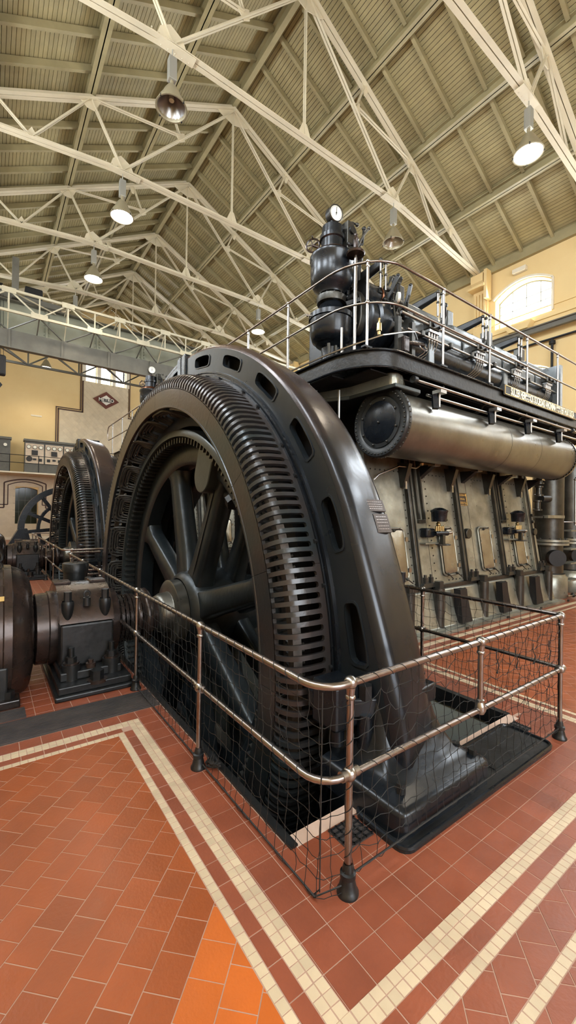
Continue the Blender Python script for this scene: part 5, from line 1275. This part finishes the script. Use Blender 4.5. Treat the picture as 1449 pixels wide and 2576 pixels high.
for k in range(44):
    a = 2 * pi * k / 44; 
    for rr_, x in ((.388, 3.845), (.432, 3.90)): m.ball((x, 3.43 + rr_ * cos(a), 2.84 + rr_ * sin(a)), .0115, 6, 4)
    m.ball((8.75, 3.43 + .405 * cos(a), 2.84 + .405 * sin(a)), .012, 6, 4)
for k in range(8): a = 2 * pi * k / 8 + .3; m.ball((3.84, 3.43 + .28 * cos(a), 2.84 + .28 * sin(a)), .016, 6, 4)
m.ball((3.835, 3.43, 2.84), .018, 6, 4); m.build('rivets', ED, rec, kind='stuff')
for x in (6.35, 7.35): MB().lathe([(x, RR + .001), (x + .008, RR + .001)], AR, 'X', 56).build('shell_seam', DK, rec)
for x in (4.42, 5.75, 6.85, 8.0):
    h_ = MB().bar((x, 3.03, 3.02), (x + .02, 3.06, 3.22), .07, .05).build('strap_bracket', B, rec, smooth=False)
    MB().cyl((x + .03, 3.0, 3.04), (x + .03, 3.0, 3.22), .014, n=8).build('strap_bolt', MT['steel'], h_)
    MB().box(x - .03, x + .09, 2.94, 3.06, 3.20, 3.24).build('strap_nut', MT['steel'], h_, smooth=False)

# ---- platform
plat = thing('engine_platform', 'x', 'platform', (6, 3.1, 3.6), 'engine operating platforms')
def outline(off=0.0):
    x0, y0, r = 3.30 + off, 3.10 + off, .55 - off
    P = [(x0, 6.8)] + [(x0, y0 + r * 1.4)]
    for k in range(9): a = math.radians(180 + 90 * k / 8); P.append((x0 + r + r * cos(a), y0 + r * 1.25 + r * 1.25 * sin(a)))
    return P + [(10.9, y0)]
o1 = outline(); inner = [(10.9, 3.9), (4.2, 3.9), (4.2, 3.95), (3.5, 4.4), (3.5, 6.8)]
MB().prism(o1 + inner, 'Z', 3.59, 3.61).build('deck_plate', B, plat, smooth=False)
def ribbon(P, w0, z0, z1):
    m = MB(); n = len(P)
    for (x, y), (x2, y2) in zip(P, P[1:]): m.poly([(x, y, z0), (x2, y2, z0), (x2, y2, z1), (x, y, z1)])
    return m
MB().mesh([(x, y, z) for z in (3.40, 3.59) for x, y in outline(.03)] + [(x, y, z) for z in (3.40, 3.59) for x, y in outline(.045)],
          [(i, i + 1, 12 + i + 1, 12 + i) for i in range(11)] + [(24 + i, 36 + i, 36 + i + 1, 24 + i + 1) for i in range(11)] + [(i, 24 + i, 24 + i + 1, i + 1) for i in range(11)]).build('edge_channel', BR, plat, ang=40)
MB().tube([(x, y, 3.60) for x, y in outline(0)], .012, 6).build('edge_bead', B, plat)
MB().tube([(x, y, 3.41) for x, y in outline(.02)], .012, 6).build('lower_bead', B, plat)
for k in range(6):
    x = 4.75 + k * 1.15; MB().tube([(x, 3.14, 3.38), (x + .02, 3.25, 3.36), (x + .04, 3.32, 3.28), (x + .04, 3.5, 3.24)], .02, 6).build('deck_bracket', ED, plat)
MB().box(3.55, 10.9, 3.3, 4.2, 3.385, 3.40).build('under_deck', DK, plat, smooth=False); MB().box(3.36, 4.4, 3.75, 6.8, 3.385, 3.40).build('under_deck', DK, plat, smooth=False)
fl = [(4.24, 3.12), (3.78, 3.12), (3.75, 3.85), (3.48, 4.35), (3.45, 5.6), (4.4, 5.6), (4.4, 3.35)]
MB().prism(fl, 'Z', 3.19, 3.24).build('bracket_flange', MT['grey'], plat, bevel=.01, smooth=False)
MB().prism([(4.05, 3.24), (3.93, 3.22), (3.86, 3.27), (3.84, 3.4), (3.83, 3.9), (3.65, 4.45), (3.6, 5.5), (4.4, 5.5), (4.3, 3.4)], 'Z', 3.24, 3.42).build('bracket_casting', MT['engine'], plat, bevel=.02, ang=40)
MB().cyl((4.1, 3.13, 3.345), (10.2, 3.13, 3.345), .02, n=10).build('hand_pipe', MT['rail'], plat); MB().cyl((4.34, 3.10, 3.19), (10.0, 3.10, 3.19), .018, n=10).build('hand_pipe', MT['steel'], plat)
for x in (4.1, 8.8): MB().cyl((x, 3.13, 3.345), (x + .06, 3.13, 3.345), .045, n=12).build('pipe_union', BR, plat)
MB().tube([(3.62, 3.9, 3.3), (3.62, 3.9, 2.3)], .014, 6).build('hanging_rod', MT['steel'], plat); MB().tube([(3.4, 4.1, 3.3), (3.4, 4.1, 2.0)], .02, 6).build('hanging_rod', ED, plat)
# long nameplate on the platform edge
npl = MB().box(6.20, 8.98, 3.085, 3.10, 3.535, 3.70).build('name_board', MT['signb'], plat, smooth=False, bevel=.008)
m = MB(); x0, x1, z0, z1, w = 6.22, 8.96, 3.55, 3.685, .008
m.box(x0, x1, 3.078, 3.086, z0, z0 + w).box(x0, x1, 3.078, 3.086, z1 - w, z1).box(x0, x0 + w, 3.078, 3.086, z0, z1).box(x1 - w, x1, 3.078, 3.086, z0, z1).build('board_border', MT['brassplate'], npl, smooth=False)
LT = mat('pale_brass_letters', (.8, .72, .5), .35, .6)
text('SULZER HERMANOS SOCIEDAD ANONIMA WINTERTHUR SUIZA', .165, LT, npl, (7.59, 3.084, 3.617), (pi / 2, 0, 0), sx=.5, ext=.004, bold=.004)
for o in [k for k in bpy.data.objects if k.parent == npl and k.name.startswith('lettering')]: o.location = Vector((7.59, 3.082, 3.617)) - Vector(ORG[plat.name])

# ---- platform railing
pr = thing('platform_railing', 'x', 'railing', (3.3, 3.1, 3.6), 'railings on the engine platforms')
RP = [(3.30, 7.4)] + outline()[1:-1] + [(11.6, 3.10)]
for z, r in ((4.6, .0155), (4.13, .0145)): MB().tube([(x, y, z) for x, y in RP], r, 8).build('hand_rail', MT['rail'] if z > 4.5 else MT['steel'], pr)
MB().tube([(3.30, 7.4, 4.6)] + [(3.30, 7.4 + .2 * sin(math.radians(18 * k)), 4.365 + .235 * cos(math.radians(18 * k))) for k in range(11)], .0155, 8).build('end_loop', MT['rail'], pr)
MB().tube([(3.36, 4.9, 3.68), (3.36, 4.2, 3.68), (3.40, 3.9, 3.70), (3.5, 3.6, 3.74), (3.75, 3.3, 3.84), (4.2, 3.3, 4.0), (4.42, 3.36, 4.08), (4.6, 3.45, 4.06)], .012, 6).build('inner_hand_rail', MT['steel'], pr)
for x, y in ((3.30, 6.9), (3.30, 5.68), (3.30, 4.60), (3.46, 3.28), (4.66, 3.10), (5.80, 3.10), (6.95, 3.10), (8.10, 3.10), (9.25, 3.10), (10.4, 3.10)):
    p = MB().cyl((x, y, 3.6), (x, y, 4.58), .016, n=10).build('stanchion', MT['steel'], pr)
    MB().ball((x, y, 4.6), .026, 10, 6).lathe([(4.53, .016), (4.54, .023), (4.56, .02)], (x, y, 0), 'Z', 10).ball((x, y, 4.13), .027, 10, 6).build('rail_fitting', MT['steel'], p)
    MB().box(x - .06, x + .06, y - .03, y + .03, 3.605, 3.625).build('foot_plate', BR, p, smooth=False)

# ---- air compressor stack with gauge
cmp_ = thing('air_compressor', 'x', 'compressor', (3.62, 4.1, 3.6), 'air compressors with gauges at the engine ends'); CC = (3.66, 4.12, 0)
MB().lathe([(3.60, .0), (3.60, .20), (3.66, .20), (3.67, .14), (3.80, .12), (3.9, .13), (3.95, .2), (3.97, .0)], CC, 'Z', 28).build('pedestal', B, cmp_)
MB().lathe([(3.93, .0), (3.95, .15), (4.0, .25), (4.08, .275), (4.26, .285), (4.27, .30), (4.33, .30), (4.34, .28), (4.38, .20), (4.50, .145), (4.53, .145), (4.54, 0)], CC, 'Z', 40).build('lower_bowl', B, cmp_)
MB().lathe([(4.50, .12), (4.50, .19), (4.56, .20), (4.58, .2), (4.60, .15), (4.66, .13), (4.68, .0)], CC, 'Z', 32).build('waist', ED, cmp_)
MB().lathe([(4.62, .0), (4.62, .17), (4.66, .18), (4.70, .24), (4.78, .28), (4.90, .285), (5.05, .28), (5.07, .295), (5.11, .295), (5.13, .27), (5.18, .17), (5.20, 0)], CC, 'Z', 40).build('upper_bowl', B, cmp_)
MB().lathe([(5.125, .285), (5.15, .255), (5.19, .19), (5.215, .15)], CC, 'Z', 32).build('copper_collar', MT['copper'], cmp_)
MB().lathe([(5.18, .15), (5.34, .145), (5.35, .165), (5.40, .165), (5.41, .145), (5.52, .14), (5.53, .12), (5.535, 0)], CC, 'Z', 32).build('neck', B, cmp_)
MB().lathe([(5.525, .11), (5.54, .10), (5.56, .06), (5.57, 0)], CC, 'Z', 24).build('neck_cap', MT['copper'], cmp_)
MB().cyl((3.66, 4.12, 5.55), (3.66, 4.12, 5.62), .03, n=12).build('gauge_stem', DK, cmp_)
gx = Vector((3.68, 4.10, 5.71)); gd = Vector((-.35, -.93, -.25)).normalized(); gd = Vector((-.15, -.98, -.12)).normalized()
g = MB().cyl(gx - gd * -.03, gx - gd * .07, .105, n=28).build('gauge', BR, cmp_)
MB().cyl(gx + gd * .035, gx + gd * .028, .092, n=28).build('dial', MT['dial'], g)
u = gd.cross(Vector((0, 0, 1))).normalized(); v = u.cross(gd).normalized()
m = MB(); c0 = gx + gd * .04; m.bar(c0 - v * .03, c0 + v * .075, .006, .003, up=gd); m.cyl(c0, c0 + gd * .004, .01, n=8)
for k in range(24): a = math.radians(-130 + 260 * k / 23); d_ = u * sin(a) + v * cos(a); m.bar(c0 - gd * .003 + d_ * .075, c0 - gd * .003 + d_ * .087, .003, .002, up=gd)
m.build('needle_and_marks', DK, g, smooth=False)
MB().tube([tuple(gx + gd * .034 + u * .1 * cos(a) + v * .1 * sin(a)) for a in [2 * pi * k / 28 for k in range(28)]], .009, 6, closed=True).build('bezel', ED, g)
# handwheel
hc = Vector((3.49, 4.32, 5.33)); hd = Vector((-.75, -.65, 0)).normalized(); u = hd.cross(Vector((0, 0, 1))).normalized(); v = Vector((0, 0, 1))
m = MB().tube([tuple(hc + u * .09 * cos(a) + v * .09 * sin(a)) for a in [2 * pi * k / 20 for k in range(20)]], .012, 6, closed=True)
for k in range(5): a = 2 * pi * k / 5; m.tube([tuple(hc), tuple(hc + u * .09 * cos(a) + v * .09 * sin(a))], .007, 5)
m.tube([tuple(hc + v * .09), tuple(hc + v * .09 + hd * .06)], .009, 6).cyl(hc, (3.60, 4.18, 5.24), .016, n=8); m.build('handwheel', MT['brown'], cmp_)
m = MB()
for k in range(12): a = 2 * pi * k / 12; m.ball((CC[0] + .185 * cos(a), CC[1] + .185 * sin(a), 4.585), .014, 6, 4).ball((CC[0] + .15 * cos(a), CC[1] + .15 * sin(a), 4.545), .012, 6, 4)
m.build('bolt_ring', BR, cmp_)
# piping and levers on the right side of the stack
for pts, r, mt in ((((3.84, 4.0, 4.6), (3.86, 4.0, 5.15), (3.84, 4.02, 5.3)), .03, B), (((3.92, 4.0, 4.75), (3.93, 4.0, 5.1), (3.92, 3.98, 5.45), (3.86, 4.0, 5.58)), .022, BR), (((3.8, 4.0, 5.45), (3.92, 3.95, 5.5), (3.98, 3.9, 5.2)), .015, ED),
                   (((3.98, 4.0, 4.62), (3.98, 4.0, 5.25)), .035, MT['brown']), (((4.04, 4.0, 4.62), (4.05, 4.0, 5.2)), .03, BR), (((3.84, 3.84, 4.2), (3.84, 3.84, 4.95)), .012, MT['steel']), (((3.8, 3.95, 5.28), (4.0, 3.9, 5.33), (4.03, 3.9, 5.55)), .018, BR),
                   (((3.88, 3.9, 5.2), (3.96, 3.85, 5.4), (4.02, 3.8, 5.5)), .014, ED), (((3.82, 4.0, 5.38), (3.88, 3.98, 5.62), (3.95, 3.95, 5.6)), .016, ED), (((3.48, 3.98, 4.25), (3.36, 4.2, 4.3), (3.4, 4.3, 4.35)), .01, MT['rail'])):
    MB().tube(pts, r, 8).ball(pts[-1], r * 1.7, 8, 6).ball(pts[0], r * 1.6, 8, 6).build('valve_pipe', mt, cmp_)
for x, y, z, r in ((3.86, 4.0, 4.78, .06), (3.93, 4.0, 4.95, .05), (3.85, 3.98, 5.48, .05), (3.98, 4.0, 5.28, .055), (3.82, 3.90, 4.55, .05)): MB().cyl((x, y + .03, z), (x, y - .06, z), r, n=14).build('valve_bonnet', BR, cmp_)
MB().box(3.78, 3.90, 3.95, 4.1, 5.2, 5.6).build('linkage_frame', ED, cmp_, smooth=False, bevel=.01)
MB().bar((3.72, 3.9, 4.44), (3.86, 3.8, 4.5), .04, .05).build('lever', BR, cmp_)
MB().cyl((3.48, 3.72, 3.61), (3.48, 3.72, 4.0), .016, n=8).build('guard_rod', MT['steel'], cmp_)
MB().lathe([(4.42, .0), (4.42, .22), (4.50, .25), (4.80, .25), (4.90, .2), (4.95, 0)], (4.02, 4.35, 0), 'Z', 24).build('second_stage', MT['grey'], cmp_)
MB().box(3.75, 4.2, 4.0, 4.7, 3.6, 4.42).build('stage_base', B, cmp_, smooth=False, bevel=.02)
for k in range(3): MB().tube([(3.5 + k * .12, 4.0 + k * .02, 3.62), (3.52 + k * .12, 3.98, 3.75), (3.5 + k * .12, 3.98, 3.9)], .022, 8).build('drain_pipe', ED, cmp_)

# ---- tall pipes right of the engine
for k, (x, y, lab) in enumerate(((9.98, 3.98, 'tall dark vertical pipe with bolted flange right of the engine, nearest one'), (11.15, 3.98, 'second tall vertical pipe at the right edge beside the engine'))):
    t = thing('vertical_pipe', lab, 'pipe', (x, y, 0), 'tall pipes right of the engine'); c_ = (x, y, 0); PM = MT['engine']
    MB().lathe([(0, 0), (0, .37), (.04, .38), (.42, .38), (.47, .34), (.50, .33)], c_, 'Z', 32).build('base_drum', PM, t); MB().lathe([(.5, .34), (.52, .30), (1.14, .29)], c_, 'Z', 32).build('lower_pipe', MT['enginedk'], t)
    MB().lathe([(1.12, .29), (1.12, .40), (1.17, .40), (1.17, .29)], c_, 'Z', 32, closed=True).build('flange', PM, t); MB().lathe([(1.19, .29), (1.19, .40), (1.24, .40), (1.24, .29)], c_, 'Z', 32, closed=True).build('flange', PM, t)
    MB().lathe([(1.22, .30), (3.3, .30)], c_, 'Z', 32).build('upper_pipe', MT['enginedk'], t)
    MB().cyl((x - .22, y - .22, .86), (x - .33, y - .33, .86), .17, n=22).build('hand_hole_cover', DK, t)
    m = MB()
    for j in range(12): a = 2 * pi * j / 12; m.ball((x + .36 * cos(a), y + .36 * sin(a), 1.255), .02, 6, 4)
    m.build('flange_bolts', ED, t)
    for j, z in enumerate((.35, .72, 1.02, 1.42)): MB().box(x + .1, x + .62, y - .42, y - .24, z, z + .03).build('step_plate', PM, t, smooth=False)
t = thing('oil_filter_shelf', 'steel shelf with small filters between the engine end and the tall pipe', 'shelf', (9.35, 3.9, 1.75))
MB().box(9.1, 9.9, 3.62, 3.72, 1.70, 1.76).box(9.1, 9.2, 3.7, 4.2, 1.7, 1.74).build('shelf_bar', PM, t, smooth=False)
for x, z in ((9.15, 1.85), (9.2, 2.15), (9.22, 2.4)): MB().lathe([(0, 0), (0, .09), (.03, .09), (.04, .06), (.17, .06), (.18, .085), (.21, .085), (.22, 0)], (x, 3.85, z), 'Z', 16).build('filter', ED, t)
MB().cyl((9.2, 3.8, 2.1), (9.45, 3.75, 2.1), .07, n=14).build('valve_body', BR, t)
t = thing('lever_rod', 'upright steel lever rod with ball ends right of the receiver tank', 'rod', (10.15, 3.5, 1.9)); MB().cyl((10.25, 3.55, 1.55), (10.25, 3.55, 2.55), .022, n=8).ball((10.25, 3.55, 2.55), .04, 8, 6).ball((10.25, 3.55, 1.62), .035, 8, 6).tube([(10.25, 3.55, 1.62), (10.0, 3.75, 1.62)], .012, 6).build('rod', MT['steel'], t)
t = thing('exhaust_pot', 'big black round tank behind the platform rail at the right edge', 'tank', (11.2, 4.4, 3.6)); MB().lathe([(3.6, .5), (4.2, .5), (4.25, .45), (4.27, 0)], (11.6, 4.3, 0), 'Z', 32).build('tank_shell', B, t)
t = thing('floor_pipe', 'thin pipe with valve lying on the red floor by the tall pipes', 'pipe', (10.3, 3.5, .05)); MB().tube([(9.9, 3.55, .06), (10.5, 3.45, .06), (12.5, 3.4, .06)], .02, 8).build('pipe_run', MT['steel'], t); MB().ball((10.1, 3.52, .07), .05, 8, 6).build('valve', ED, t)
t = thing('rear_post', 'thick black post with cap behind the pit, left of the engine base', 'post', (4.05, 3.2, 0)); MB().cyl((4.06, 3.22, 0), (4.06, 3.22, .92), .035, n=14).build('shaft', B, t); MB().cyl((4.06, 3.22, .9), (4.06, 3.22, 1.02), .045, n=14).build('cap', B, t)
index_kids()
for o, a, b_ in ((eng, 'huge dark steel four-cylinder diesel engine filling the right side', 'second diesel engine mostly hidden behind the big generator'),
                 (rec, 'long riveted steel air tank under the big engine platform', 'second riveted air tank hidden behind the big generator wheel'),
                 (plat, 'black operating platform around the top of the big engine', 'black platform of the second engine, left of the big wheel rim'),
                 (pr, 'steel handrail along the big engine platform', 'thin handrail of the second engine platform, left of the big wheel rim'),
                 (cmp_, 'black double-bowl compressor stack with white gauge on top of the big engine', 'small compressor stack with white gauge behind the top left of the big wheel')):
    o['label'] = a; clone(o, (0, 7.6, 0), b_)
